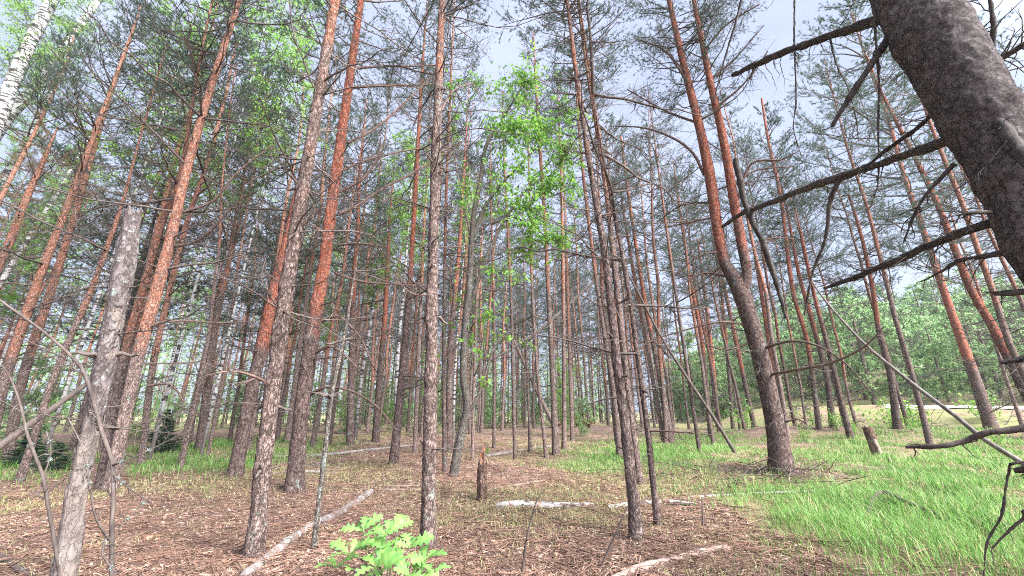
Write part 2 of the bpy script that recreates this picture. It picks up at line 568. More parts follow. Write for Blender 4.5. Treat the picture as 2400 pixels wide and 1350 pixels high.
M['litter'] = ramp_mat('needle_litter', [(0, (.085, .055, .048)), (.3, (.20, .118, .085)), (.6, (.32, .198, .145)), (.88, (.39, .275, .205)), (1, (.50, .41, .31))])


def ground_mat():
    t = NT('forest_floor')
    tc = t.node('ShaderNodeTexCoord').outputs['Object']
    n1 = t.noise(tc, 1.1, 5); n2 = t.noise(tc, 9, 6, .65); n3 = t.noise(tc, 55, 4, .75); n4 = t.noise(tc, 160, 3, .8)
    col = t.mix(t.rng(n2, .3, .7), (.18, .112, .082), (.33, .22, .168))
    col = t.mix(t.rng(n3, .5, .72), col, (.45, .33, .265))
    col = t.mix(t.rng(n3, .46, .30), col, (.10, .06, .045))
    col = t.val(col, t.rng(n4, .3, .7, .6, 1.4))
    col = t.val(col, t.rng(t.noise(tc, 2.3, 4, .6), .35, .65, .68, 1.2))
    moss = t.mix(t.rng(n3, .35, .65), (.13, .165, .055), (.29, .31, .13))
    g = t.attr()
    mm = t.rng(t.math('ADD', g, t.rng(n1, .3, .7, -.28, .28)), .3, .75)
    col = t.mix(t.math('MULTIPLY', mm, .8), col, moss)
    h = t.math('ADD', n3, t.math('MULTIPLY', n4, .5))
    return t.surface(col, .95, h, 1.0, .03, .1)


M['ground'] = ground_mat()
tr_ = NT('sandy_road')
c_ = tr_.node('ShaderNodeTexCoord').outputs['Object']
M['road'] = tr_.surface(tr_.mix(tr_.noise(c_, 3, 5), (.30, .285, .27), (.42, .40, .385)), .95, tr_.noise(c_, 30, 4), .3, .02)
M['earth'] = bark_mat('root_earth', (.17, .09, .06), (.3, .15, .1), 0, 12)

# ------------------------------------------------------------------ ground
def px_poly(pts):
    return np.array([gp(u, v)[:2] for u, v in pts])


def inside(poly, x, y):
    x = np.asarray(x); y = np.asarray(y); c = np.zeros(x.shape, bool)
    j = len(poly) - 1
    for i in range(len(poly)):
        xi, yi = poly[i]; xj, yj = poly[j]
        k = ((yi > y) != (yj > y)) & (x < (xj - xi) * (y - yi) / (yj - yi + 1e-12) + xi)
        c ^= k; j = i
    return c


GRASS = [px_poly(p) for p in (
    [(1290, 1092), (1400, 1045), (1560, 1015), (1740, 1008), (1800, 1060), (1690, 1088), (1540, 1098), (1430, 1115)],
    [(1870, 1010), (2050, 1004), (2420, 1000), (2700, 1080), (2900, 1400), (2060, 1400), (1920, 1290), (1760, 1225), (1670, 1165), (1760, 1140), (1960, 1140), (1930, 1060)],
    [(270, 1112), (300, 1062), (420, 1045), (640, 1045), (720, 1075), (560, 1108)],
    [(400, 1040), (600, 1028), (760, 1036), (740, 1058), (500, 1062)],
    [(-200, 1120), (-50, 1060), (150, 1050), (200, 1075), (60, 1130)])]


def fbm(x, y, s=1.0, k=0.0):
    x = x * s + k; y = y * s - k
    return (np.sin(x * 1.7 + 1.3 * np.sin(y * 1.1 + k)) + np.sin(y * 2.3 + 1.7 * np.sin(x * 1.9 + 2)) + .6 * np.sin(3.7 * x + 2.9 * y) + .4 * np.sin(7.1 * x - 6.3 * y + 1)) / 3.0


def grass_mask(x, y):
    g = np.zeros(np.shape(x))
    for p in GRASS: g = np.maximum(g, inside(p, x, y) * 1.0)
    return g


def build_ground():
    n = 420
    t = np.linspace(-1, 1, n)
    k = 6.0
    ax = np.sinh(t * k) / np.sinh(k) * 900
    ay = np.sinh(np.linspace(-.62, 1, n) * k) / np.sinh(k) * 900 + 3
    X, Y = np.meshgrid(ax, ay)
    Z = ground_z(X, Y)
    i = np.arange(n - 1)[:, None]; j = np.arange(n - 1)[None]
    q = np.stack([i * n + j, i * n + j + 1, (i + 1) * n + j + 1, (i + 1) * n + j], -1).reshape(-1, 4)
    g = np.maximum(grass_mask(X, Y) * (.55 + .3 * fbm(X, Y, 1.3)), .25 + .33 * fbm(X, Y, .55))
    d = np.hypot(X, Y)
    g = np.where(d > 28, np.where(X > .4 * Y, .62 + .3 * fbm(X, Y, .35), .6), g)
    mb = MB(); mb.add(np.stack([X, Y, Z], -1), q, a=g.ravel())
    tag(obj('ground', mb.mesh('ground', [M['ground']])), kind='structure')
    # pale sandy road behind the trees, along the foot of the wooded slope
    mb = MB()
    tt = np.linspace(2, 50, 90)
    rows = []
    for s in np.linspace(32.4, 34.0, 6):
        x = .62 * s + .785 * tt; y = .785 * s - .62 * tt
        rows.append(np.stack([x, y, ground_z(x, y) + .03], -1))
    V = np.array(rows); a, b = V.shape[:2]
    i = np.arange(a - 1)[:, None]; j = np.arange(b - 1)[None]
    q = np.stack([i * b + j, i * b + j + 1, (i + 1) * b + j + 1, (i + 1) * b + j], -1).reshape(-1, 4)
    mb.add(V, q)
    tag(obj('road', mb.mesh('road', [M['road']])), kind='structure')


build_ground()

# ------------------------------------------------------------------ libraries of crowns and dead branches
def twigs_on(A, mb, P, rad, n, L, g, grav=0.0, m=0, depth=2, start=.2, up=0.0):
    """crooked side twigs along a branch P"""
    P = np.asarray(P, float); k = len(P)
    for _ in range(n):
        t = g.uniform(start, 1) * (k - 1.001); i = int(t); f = t - i
        p = P[i] * (1 - f) + P[i + 1] * f
        T = norm(P[i + 1] - P[i]); r0 = min(.0048, float(np.interp(t, np.arange(k), rad)) * .55)
        side = g.normal(size=3); side -= T * (side @ T); side = norm(side)
        d = norm(T * g.uniform(.2, .9) + side + np.array([0, 0, up - grav]))
        l = L * g.uniform(.4, 1.15)
        prev = p; pts = [p]
        ns = 4
        for s in range(ns):
            d = norm(d + .28 * g.normal(size=3) + np.array([0, 0, -grav * .35]))
            nx = prev + d * l / ns; pts.append(nx); prev = nx
        pts = np.array(pts); rr = np.linspace(r0, r0 * .35, ns + 1)
        prisms(mb, pts[:-1], pts[1:], rr[:-1], rr[1:], m)
        if depth > 1:
            for s in range(1, ns + 1):
                if g.random() < .75:
                    dd = norm(d + .9 * norm(g.normal(size=3)) + np.array([0, 0, -grav * .6]))
                    e = pts[s] + dd * l * g.uniform(.15, .4)
                    prisms(mb, pts[s][None], e[None], rr[s] * .7, rr[s] * .3, m)


def dead_branch_mesh(seed):
    g = np.random.default_rng(500 + seed); mb = MB()
    n = 9; t = np.linspace(0, 1, n)
    sag = g.uniform(-.18, .30)
    P = np.stack([t, .05 * np.cumsum(g.normal(size=n)) * t, sag * t * t - .22 * max(sag, 0) * t + .03 * np.cumsum(g.normal(size=n)) * t], -1)
    P[0] = 0
    rad = np.linspace(.0125, .0032, n)
    tube(mb, P, rad, 5)
    twigs_on(None, mb, P, rad, int(g.integers(9, 18)), .32, g, .12 * g.random())
    return mb.mesh('dead_branch', [M['dead_twig']])


DEAD = [dead_branch_mesh(i) for i in range(16)]


def stub_mesh(seed):
    g = np.random.default_rng(900 + seed); mb = MB()
    P = np.array([[0, 0, 0], [.04, 0, .005], [.09, .01, .02 * g.normal()], [.13, .01 * g.normal(), .03 * g.normal()]])
    tube(mb, P, [.02, .014, .012, .008], 6, jag=.01, seed=seed)
    return mb.mesh('branch_stub', [M['dead_twig']])


STUB = [stub_mesh(i) for i in range(5)]


def pine_crown_mesh(seed, H=7.0, RR=1.7, needle='needle', nn=16, nw=.0055, nl=.075, dead=5.5, ndead=9, dens=1.0, droop=0.0):
    """living crown of a pine (local z 0 to H) with the dead whorls that hang on below it"""
    g = np.random.default_rng(seed); mb = MB()
    A, B, ra, rb = [], [], [], []
    tp, td = [], []
    z = 0.0; ph = g.uniform(0, 6)
    while z < H - .15:
        zr = z / H
        prof = np.interp(zr, [0, .15, .35, .65, .9, 1], [.55, .9, 1, .75, .38, .1]) * RR
        for b in range(g.integers(2, 5) if zr < .8 else 4):
            if g.random() < .12: continue
            az = g.uniform(0, 2 * math.pi); L = prof * g.uniform(.55, 1.2)
            el = np.interp(zr, [0, .5, 1], [-.05 - droop, .35 - droop, .95]) + g.normal() * .15
            h = np.array([math.cos(az), math.sin(az), 0])
            ns = 6; pts = [np.array([0, 0, z + g.uniform(-.12, .12)])]
            d = h * math.cos(el) + np.array([0, 0, math.sin(el)])
            for s in range(ns):
                d = norm(d + .13 * g.normal(size=3) + np.array([0, 0, .05 + .06 * s / ns]))
                pts.append(pts[-1] + d * L / ns)
            pts = np.array(pts); r = np.linspace(.010 + .008 * L, .004, ns + 1)
            A += list(pts[:-1]); B += list(pts[1:]); ra += list(r[:-1]); rb += list(r[1:])
            tp.append(pts[-1]); td.append(d)
            nt = max(3, int(8 * L * dens))
            for q in range(nt):
                t = g.uniform(.38, 1) * (ns - .001); i = int(t); f = t - i
                p = pts[i] * (1 - f) + pts[i + 1] * f; T = norm(pts[i + 1] - pts[i])
                sd = np.cross(T, [0, 0, 1.0]) * (1 if g.random() < .5 else -1)
                dd = norm(T * g.uniform(.4, 1) + sd * g.uniform(.5, 1.1) + np.array([0, 0, g.normal() * .3 + .15]))
                l = L * g.uniform(.18, .42) * (1.25 - .5 * t / ns)
                mid = p + dd * l * .55; dd2 = norm(dd + np.array([0, 0, .25]) + .25 * g.normal(size=3)); e = mid + dd2 * l * .45
                A += [p, mid]; B += [mid, e]; ra += [.0055, .004]; rb += [.004, .0025]
                tp.append(e); td.append(dd2)
                tp.append(mid); td.append(norm(dd + .3 * g.normal(size=3)))
                for _ in range(2):
                    if g.random() < .8:
                        d3 = norm(dd + .8 * norm(g.normal(size=3)) + np.array([0, 0, .15])); s0 = p + dd * l * g.uniform(.4, .9); e3 = s0 + d3 * l * g.uniform(.25, .45)
                        A.append(s0); B.append(e3); ra.append(.0035); rb.append(.002)
                        tp.append(e3); td.append(d3)
        z += g.uniform(.26, .42)
    tp.append(np.array([0, 0, H])); td.append(np.array([0, 0, 1.0]))
    zz = -.2
    while zz > -dead:
        for b in range(g.integers(2, 5)):
            az = g.uniform(0, 6.28); L = g.uniform(.35, 1.8) * np.interp(-zz / dead, [0, 1], [1, .55]); el = g.normal() * .25 + .05
            h = np.array([math.cos(az) * math.cos(el), math.sin(az) * math.cos(el), math.sin(el)])
            pts = [np.array([0, 0, zz])]; d = h
            for s in range(5):
                d = norm(d + .16 * g.normal(size=3) + np.array([0, 0, .03])); pts.append(pts[-1] + d * L / 5)
            pts = np.array(pts); r = np.linspace(.011, .004, 6)
            A += list(pts[:-1]); B += list(pts[1:]); ra += list(r[:-1]); rb += list(r[1:])
            for q in range(int(3 + 5 * L)):
                i = g.integers(1, 6); d2 = norm(d + norm(g.normal(size=3))); l = g.uniform(.1, .38)
                m_ = pts[i] + d2 * l * .6; e = m_ + norm(d2 + .5 * g.normal(size=3)) * l * .4
                A += [pts[i], m_]; B += [m_, e]; ra += [.0045, .003]; rb += [.003, .002]
        zz -= dead / ndead * g.uniform(.7, 1.3)
    prisms(mb, A, B, ra, rb, 0)
    needles(mb, tp, td, nn, nl, nw, 1.4, 1, g, back=.06)
    return mb.mesh('pine_crown', [M['dead_twig'], M[needle]])


CROWN = [pine_crown_mesh(20 + i, H=6.5 + .5 * (i % 3), RR=1.7 + .3 * (i % 4), nn=32, nw=.005, nl=.06) for i in range(6)]
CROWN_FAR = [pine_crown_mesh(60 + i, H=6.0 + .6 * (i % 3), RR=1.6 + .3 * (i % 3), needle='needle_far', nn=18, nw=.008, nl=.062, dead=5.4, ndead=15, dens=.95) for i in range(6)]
CROWN_BROWN = pine_crown_mesh(91, H=3.5, RR=1.2, needle='needle_brown', nn=18, nw=.005, dead=1.5, ndead=3)
CROWN_DARK = [pine_crown_mesh(95 + i, H=5.2, RR=2.1, needle='spruce', nn=28, nw=.0075, dead=3.0, ndead=6, dens=1.35, droop=.25) for i in range(2)]


def leafy_crown_mesh(seed, H, RR, leaf, size, nl, wratio=.75, bark='birch', droop=.5, lean=.6):
    """broadleaved crown: ascending limbs that fork into fine twigs with leaves in loose bunches"""
    g = np.random.default_rng(seed); mb = MB()
    A, B, ra, rb = [], [], [], []; lp, ld = [], []
    nb = int(H * 4.5)
    for b in range(nb):
        z = H * (b + g.random()) / nb * .95; zr = z / H
        L = RR * np.interp(zr, [0, .3, .7, 1], [.7, 1, .75, .25]) * g.uniform(.6, 1.2)
        az = g.uniform(0, 6.283); el = lean + g.normal() * .2
        d = np.array([math.cos(az) * math.cos(el), math.sin(az) * math.cos(el), math.sin(el)])
        pts = [np.array([0, 0, z])]
        for s in range(6):
            d = norm(d + .18 * g.normal(size=3) + np.array([0, 0, -.10 * droop * s / 3])); pts.append(pts[-1] + d * L / 6)
        pts = np.array(pts); r = np.linspace(.006 + .006 * L, .003, 7)
        A += list(pts[:-1]); B += list(pts[1:]); ra += list(r[:-1]); rb += list(r[1:])
        for q in range(int(6 + 7 * L)):
            i = g.integers(1, 7); d2 = norm(d * .5 + norm(g.normal(size=3)) + np.array([0, 0, -.3 * droop])); l = g.uniform(.15, .5) * min(L, 1.2)
            e = pts[i] + d2 * l; A.append(pts[i]); B.append(e); ra.append(.003); rb.append(.0015)
            if g.random() < .2: continue
            k = max(2, int(nl * g.uniform(.5, 1.4)))
            f = g.uniform(.2, 1.05, (k, 1))
            lp.append(pts[i] + (e - pts[i]) * f + g.normal(size=(k, 3)) * .045); ld.append(norm(d2 + .9 * g.normal(size=(k, 3))))
    prisms(mb, A, B, ra, rb, 0)
    leaves(mb, np.concatenate(lp), np.concatenate(ld), size, wratio, 1, g, droop=droop)
    return mb.mesh('leafy_crown', [M['dead_twig'], M[leaf]])


LEAFY = [leafy_crown_mesh(200 + i, 7.5, 1.7 + .2 * i, 'birch_leaf', .065, 17) for i in range(4)]
LEAFY_B = [leafy_crown_mesh(240 + i, 6.0, 1.5 + .3 * i, 'bright_leaf', .075, 15) for i in range(2)]
HILL = [leafy_crown_mesh(280 + i, 6.5, 2.6, 'hill_leaf', .15, 15, lean=.45) for i in range(3)]
# ------------------------------------------------------------------ traced trees
def interp_path(P, s):
    L = np.concatenate([[0], np.cumsum(np.linalg.norm(np.diff(P[:, :3], axis=0), axis=1))])
    return np.array([np.interp(s, L, P[:, k]) for k in range(P.shape[1])]), L


def trace(pts, base):
    out = []
    for q in pts:
        p = plane_pt(q[0], q[1], base, q[3] if len(q) > 3 else 0)
        out.append([*p, width_to_r(p, q[2])])
    return np.array(out)


def extend(path, height, r_end=.012):
    """carry a traced stem on to its real top"""
    p = path[-1, :3]; d = norm(path[-1, :3] - path[-2, :3]); d = norm(d + np.array([0, 0, .25]))
    rest = height - p[2]
    if rest < .3: return path
    n = 3; q = []
    for k in range(1, n + 1):
        d = norm(d + np.array([0, 0, .12]))
        p = p + d * rest / n
        q.append([*p, path[-1, 3] + (r_end - path[-1, 3]) * k / n])
    return np.vstack([path, q])


def q_align(d, twist=0.0):
    q = Vector((0, 0, 1)).rotation_difference(Vector(d))
    return q @ Quaternion((0, 0, 1), twist)


def pine(label, pts, height=14.0, crown=6.8, org=(2.2, 4.0), bark=None, ndead=28, dl=(.55, 1.9), cat='pine tree', group='pines of the stand in front',
         crown_mesh=None, flare=1.16, stubs=4, name='pine_tree', limbs=(), has_crown=True, detail=None, dstart=.7, crown_scale=None, seed=None, jag=0.0, ws=.72, omax=None):
    """a pine from its traced stem: (u, v, width) from the foot upwards; the first point stands on the ground"""
    g = np.random.default_rng(seed if seed is not None else abs(int(pts[0][0] * 7 + pts[0][1] * 13)))
    base = gp(pts[0][0], pts[0][1])
    path = trace([(q[0], q[1], q[2] * ws) for q in pts], base)
    path[0, :3] = base
    if omax is None: omax = g.uniform(.75, 1.0)
    dist = math.hypot(base[0], base[1])
    if has_crown: path = extend(path, height)
    near = dist < 7.5
    sides = detail or (44 if dist < 5 else 30 if near else 12)
    step = .022 if dist < 4.5 else .035 if near else .22
    foot = path[0].copy(); foot[2] -= .12; foot[3] *= flare * 1.1
    # swell of the root collar
    p0 = path[0].copy(); p0[3] *= flare
    s1, L = interp_path(path, .22); s2, _ = interp_path(path, .5)
    keep = path[1:][L[1:] > .62]
    full = np.vstack([foot, p0, s1 * [1, 1, 1, 1 + (flare - 1) * .35], s2, keep])
    vis = 1.6 + dist * 1.5
    low = full[full[:, 2] < vis + 1]; hi = full[full[:, 2] >= vis + 1]
    fine = catmull(full, step if dist > 7.5 else .12)
    if near:
        S = np.concatenate([[0], np.cumsum(np.linalg.norm(np.diff(fine[:, :3], axis=0), axis=1))])
        zmax = np.interp(vis, fine[:, 2], S)
        ss = np.concatenate([np.arange(0, min(zmax, S[-1]), step), np.arange(min(zmax, S[-1]), S[-1], .3), [S[-1]]])
        fine = np.stack([np.interp(ss, S, fine[:, k]) for k in range(4)], -1)
    # whorl swellings
    wz = []; z = .5 + g.random() * .4
    while z < min(crown, fine[-1, 2]):
        wz.append(z); z += g.uniform(.38, .62)
    rad = fine[:, 3].copy()
    for w in wz: rad *= 1 + .07 * np.exp(-((fine[:, 2] - w) / .045) ** 2)
    t = thing(name, label, cat, base, group)
    loc = fine[:, :3] - base
    a = np.interp(fine[:, 2], [org[0], org[1]], [0, omax]) if org else np.zeros(len(fine))
    mb = MB()
    bm = M[bark or ('pine_bark' if path[0, 3] > .09 else 'pine_bark_slim')]
    rough = (.0065 if dist < 5 else .006) if near else 0
    rough *= min(1, rad[0] / .1)
    tube(mb, loc, rad, sides, a=a, rough=rough, fscale=26, seed=g.integers(0, 90), jag=jag)
    obj('trunk', mb.mesh('trunk', [bm]), t)
    # dead branches in whorls
    cand = [w for w in wz if w > dstart]
    ndead = int(ndead * 1.35) if dist < 16 else ndead
    for k in range(ndead):
        if not cand: break
        z = cand[int(len(cand) * (k + .5) / ndead)] if ndead >= len(cand) else cand[int(g.integers(0, len(cand)))]
        i = int(np.argmin(np.abs(fine[:, 2] - z))); p = loc[i]
        az = g.uniform(0, 6.283); el = g.normal() * .28 + .1
        d = Vector((math.cos(az) * math.cos(el), math.sin(az) * math.cos(el), math.sin(el)))
        l = g.uniform(*dl) * np.interp(z, [1, 4], [.65, 1.1])
        q = Vector((1, 0, 0)).rotation_difference(d) @ Quaternion((1, 0, 0), g.uniform(-.8, .8))
        st = p + np.array(d) * rad[i] * .7
        obj('dead_branch', DEAD[int(g.integers(0, len(DEAD)))], t, st, q, l)
    for k in range(stubs + (9 if near else 0)):
        if not wz: break
        z = wz[int(g.integers(0, len(wz)))]; i = int(np.argmin(np.abs(fine[:, 2] - z)))
        az = g.uniform(0, 6.283); d = Vector((math.cos(az), math.sin(az), g.normal() * .4 + .2)).normalized()
        obj('branch_stub', STUB[int(g.integers(0, 5))], t, loc[i] + np.array(d) * rad[i] * .8, Vector((1, 0, 0)).rotation_difference(d), g.uniform(.5, 1.0) * (1 if k < stubs else .7))
    # traced limbs
    for lb in limbs:
        limb(t, base, lb, g)
    if has_crown and height > crown + 1:
        i = int(np.argmin(np.abs(fine[:, 2] - crown))); d = norm(fine[-1, :3] - fine[i, :3]); cl = np.linalg.norm(fine[-1, :3] - fine[i, :3])
        cm = crown_mesh or CROWN[int(g.integers(0, 6))]
        H = max(v.co.z for v in cm.vertices) if False else 6.8
        obj('crown', cm, t, loc[i], q_align(d, g.uniform(0, 6.28)), crown_scale or cl / H)
    return t


def limb(t, base, lb, g, mat='orange_limb', name='dead_branch', tw=None):
    """a branch traced across the picture: points (u, v, width, metres behind the stem)"""
    opt = lb[0] if isinstance(lb[0], dict) else {}
    pts = lb[1:] if isinstance(lb[0], dict) else lb
    P = []
    for q in pts:
        p = plane_pt(q[0], q[1], base, q[3] if len(q) > 3 else 0)
        zc = p[1] * CP + (p[2] - CAMH) * SP
        P.append([*p, .5 * q[2] / FPX * zc * (.78 if opt.get('near') else .68)])
    if opt.get('root'):      # carry the limb back to the trunk it grows from
        ax = fB[int(np.argmin(np.abs(fB[:, 2] - P[0][2] - .05))), :3]
        P.insert(0, [*ax, P[0][3] * 1.25])
    P = catmull(np.array(P), .02 if opt.get('near') else .05 if zc < 5 else .12)
    mb = MB()
    near = opt.get('near', False)
    if near and len(P) > 6:
        nk = np.array([[mnoise.noise(Vector((i * .13, q * 9.1, pts[0][0] * .37))) for q in range(4)] for i in range(len(P))])
        P[:, :3] += nk[:, :3] * (P[:, 3:4] * .3)
        P[:, 3] *= 1 + .28 * nk[:, 3] + .22 * (np.sin(np.arange(len(P)) * .31 + pts[0][1]) > .93)
    loc = P[:, :3] - base
    tube(mb, loc, np.maximum(P[:, 3], .0025), 16 if near else 6, rough=.0035 if near else 0, fscale=55, jag=opt.get('jag', 0.0))
    L = np.linalg.norm(np.diff(loc, axis=0), axis=1).sum()
    twigs_on(None, mb, loc, P[:, 3], int(1.6 * opt.get('n', int(6 + L * 6))), opt.get('l', .28), g, opt.get('grav', .15))
    o = obj(opt.get('name', name), mb.mesh(name, [M[opt.get('mat', mat)]]), t)
    if opt.get('green'):
        k = opt['green']; i = g.integers(len(loc) // 3, len(loc), k)
        mb = MB(); d = norm(g.normal(size=(k, 3)) + [0, 0, .4])
        e = loc[i] + d * g.uniform(.1, .55, (k, 1))
        prisms(mb, loc[i], e, .003, .002, 0)
        needles(mb, e, d, 22, .07, .005, 1.1, 1, g)
        obj('needle_spray', mb.mesh('needle_spray', [M['dead_twig'], M['needle']]), o)
    return o


# --- left side
pine('reddish pine leaning right at the frame edge under a cluster of brown dead needles',
     [(-230, 1100, 40), (-120, 860, 38), (0, 620, 36), (60, 470, 30), (100, 380, 22)], height=7.2, crown=4.6, org=(.8, 1.8), crown_mesh=CROWN_BROWN, crown_scale=.8, ndead=10)
pine('tall red pine, left stem of the leaning pair just beside the grey snag',
     [(-35, 1105, 46), (12, 890, 42), (85, 670, 36), (160, 480, 28), (215, 330, 22), (250, 235, 16)], height=11, crown=6.2, org=(1.4, 2.6), ndead=16)
pine('tall red pine, right stem of the leaning pair just beside the grey snag',
     [(15, 1085, 42), (55, 880, 38), (125, 665, 32), (185, 470, 26), (240, 280, 20), (268, 200, 15)], height=11.5, crown=6.6, org=(1.4, 2.6), ndead=16)
pine('slim grey-brown pine leaning behind the snag, its foot in shade by a dark spruce',
     [(45, 1130, 34), (130, 875, 26), (215, 675, 23), (265, 540, 18), (292, 460, 14), (310, 390, 10)], height=8.5, crown=5.4, org=(2.0, 3.6), ndead=14)
pine('thick red pine right behind the grey snag, the stoutest of its tight cluster',
     [(258, 1150, 56), (275, 1060, 50), (320, 850, 48), (362, 700, 46), (400, 560, 41), (440, 390, 34), (505, 170, 27), (555, 20, 21)], height=12, crown=6.6, org=(1.4, 2.3), ndead=20, omax=1.0,
     limbs=[[(350, 760, 10), (430, 752, 8, .3), (520, 757, 7, .5), (600, 752, 4, .7)], [(345, 905, 9), (400, 900, 8, -.2), (430, 940, 5, -.3)],
            [(420, 500, 9), (500, 470, 8, -.2), (560, 400, 6, -.4), (640, 340, 4, -.5)], [(400, 580, 9), (470, 560, 8, -.3), (560, 470, 5, -.6), (600, 450, 3, -.8)]])
pine('dark red pine hidden half behind the stout red one, left of it',
     [(235, 1150, 44), (270, 955, 38), (300, 800, 34), (340, 660, 28), (380, 525, 24), (425, 400, 20), (450, 250, 14), (465, 160, 10)], height=10, crown=6.0, org=(1.4, 2.4), ndead=14)
pine('thin red pine rising from behind the stout red one, to its right',
     [(330, 1090, 26), (360, 850, 24), (405, 650, 22), (440, 515, 20), (480, 400, 18), (525, 240, 14), (545, 140, 10)], height=11, crown=6.0, org=(1.6, 2.6), ndead=12)
pine('very thin dark pine pole on the grass strip left of the lichened pine',
     [(424, 1100, 16), (450, 975, 15), (487, 800, 13), (502, 675, 12), (515, 560, 10), (520, 440, 7)], height=9, crown=6, org=(3.5, 5), ndead=10)
pine('short thin dark stem just left of the thick grey pine on the far grass',
     [(414, 1088, 9), (435, 1030, 8), (455, 978, 8), (480, 880, 7), (500, 780, 5)], height=6.5, crown=4.3, org=(5, 7), ndead=6, stubs=0)
pine('thick grey-based pine with orange fork standing behind the narrow grass strip',
     [(468, 1055, 34), (487, 900, 28), (500, 790, 26), (515, 700, 22), (535, 620, 18), (548, 540, 13)], height=12, crown=7, org=(3.6, 4.6), ndead=12)
pine('slender stem touching the thick grey-based pine on its right side',
     [(486, 1072, 13), (505, 975, 12), (525, 870, 10), (540, 760, 8), (556, 640, 7)], height=11, crown=7, org=(3.2, 5), ndead=8)
pine('red pine partly hidden behind the lichen-spotted pine',
     [(550, 1117, 52), (572, 1000, 46), (598, 880, 44), (645, 675, 40), (672, 570, 34), (702, 440, 30), (735, 290, 24), (760, 170, 18)], height=12, crown=6.8, org=(1.5, 2.4), ndead=16)
pine('large lichen-spotted pine with grey-pink bark beside the fallen grey log',
     [(592, 1318, 66), (602, 1250, 60), (620, 1050, 56), (650, 830, 51), (672, 675, 50), (698, 510, 45), (725, 360, 42), (755, 180, 37), (786, 0, 31)], height=13, crown=6.6, org=(2.3, 4.6), ndead=20, stubs=12, dl=(.3, .9), omax=.6, ws=.76,
     limbs=[[(640, 905, 11), (590, 880, 9, -.2), (540, 870, 6, -.3), (480, 880, 3, -.4)], [(690, 545, 9), (740, 500, 7, -.1), (760, 470, 4, -.2)]])
pine('bright orange-red pine with long rising branches, behind the dead sapling pole',
     [(690, 1155, 64), (698, 1050, 54), (715, 900, 51), (740, 730, 47), (760, 620, 41), (775, 500, 39), (810, 250, 31), (846, 0, 22)], height=12.5, crown=7.0, org=(1.8, 2.9), ndead=14, stubs=8, dl=(.3, .9), omax=1.0,
     limbs=[[(795, 500, 12), (840, 480, 11, .1), (900, 440, 9, .2), (960, 410, 8, .3), (1010, 380, 7, .4), (1080, 335, 3, .5)],
            [(795, 450, 10), (850, 420, 9, -.2), (885, 370, 7, -.3), (892, 322, 5, -.4)],
            [(800, 400, 10), (860, 375, 8, .3), (940, 355, 6, .5), (1010, 345, 4, .6)],
            [{'green': 60}, (815, 335, 10), (880, 300, 9, .2), (950, 240, 7, .4), (1020, 170, 4, .6)],
            [{'green': 60}, (820, 205, 11), (900, 200, 9, .3), (980, 200, 7, .5), (1030, 195, 5, .6)],
            [{'green': 50}, (838, 160, 9), (900, 155, 8, .2), (960, 155, 6, .3), (1060, 150, 3, .4)],
            [(748, 758, 11), (790, 740, 9, -.2), (822, 765, 8, -.3), (850, 800, 6, -.3), (870, 850, 4, -.3)],
            [(735, 830, 11), (770, 812, 10, -.2), (800, 825, 7, -.4), (835, 860, 5, -.5)],
            [(722, 930, 11), (760, 908, 9, -.2), (820, 915, 8, -.3), (880, 950, 7, -.4), (930, 1010, 4, -.5)],
            [(725, 845, 9), (760, 838, 7, -.2), (795, 838, 4, -.3)],
            [(790, 575, 10), (840, 570, 7, -.1), (910, 580, 4, -.1)], [(785, 640, 10), (850, 660, 8, .2), (950, 668, 7, .3), (1030, 672, 4, .4)]])
pine('mid-distance pine with grey foot right of the dead sapling pole',
     [(820, 1042, 26), (825, 825, 21), (829, 675, 17), (837, 560, 14), (842, 430, 11), (850, 330, 8)], height=12, crown=7.5, org=(3.4, 5), ndead=12)
pine('pine with bright orange upper trunk standing behind fallen brush, left of the white birch streak',
     [(880, 1037, 26), (890, 875, 19), (900, 775, 18), (906, 675, 15), (910, 580, 11), (915, 500, 8)], height=11, crown=7.5, org=(3.0, 3.8), ndead=10)
pine('slender red-brown pine left of the tall straight centre pine',
     [(922, 1090, 32), (935, 960, 27), (945, 850, 24), (960, 675, 18), (975, 425, 15), (985, 245, 11), (992, 130, 8)], height=12, crown=8, org=(2.5, 4.5), ndead=14)
pine('thin pine with orange top close to the left of the straight centre pine',
     [(972, 1060, 15), (980, 850, 13), (988, 675, 11), (994, 540, 8)], height=12, crown=8, org=(3.5, 5), ndead=8)
pine('tall straight pine in the centre, its foot just right of the oak sapling',
     [(1003, 1288, 43), (1004, 1200, 39), (1008, 1000, 38), (1011, 850, 35), (1013, 675, 31), (1016, 560, 29), (1021, 400, 28), (1030, 150, 22), (1037, 0, 18)], height=12, crown=6.2, org=(2.6, 5.5), ndead=20, stubs=14, dl=(.2, .8), omax=.55, ws=.88,
     limbs=[[(1030, 270, 7), (1060, 215, 6, .1), (1110, 195, 4, .2)], [(1020, 360, 7), (1060, 345, 5, .1), (1090, 330, 3, .2)], [(1012, 690, 8), (970, 690, 6, -.1), (930, 660, 3, -.2)]])
pine('dark slim pole pine hugging the right side of the straight centre pine',
     [(1043, 1105, 16), (1040, 875, 13), (1042, 665, 11), (1046, 450, 9), (1056, 200, 7)], height=12, crown=8.2, org=(2.6, 5), ndead=12)
pine('grey pine behind the crooked willow stem, right of the dark pole pine',
     [(1052, 1058, 24), (1055, 825, 18), (1068, 675, 15), (1078, 560, 11), (1085, 450, 8)], height=12, crown=8, org=(3.6, 5), ndead=10)
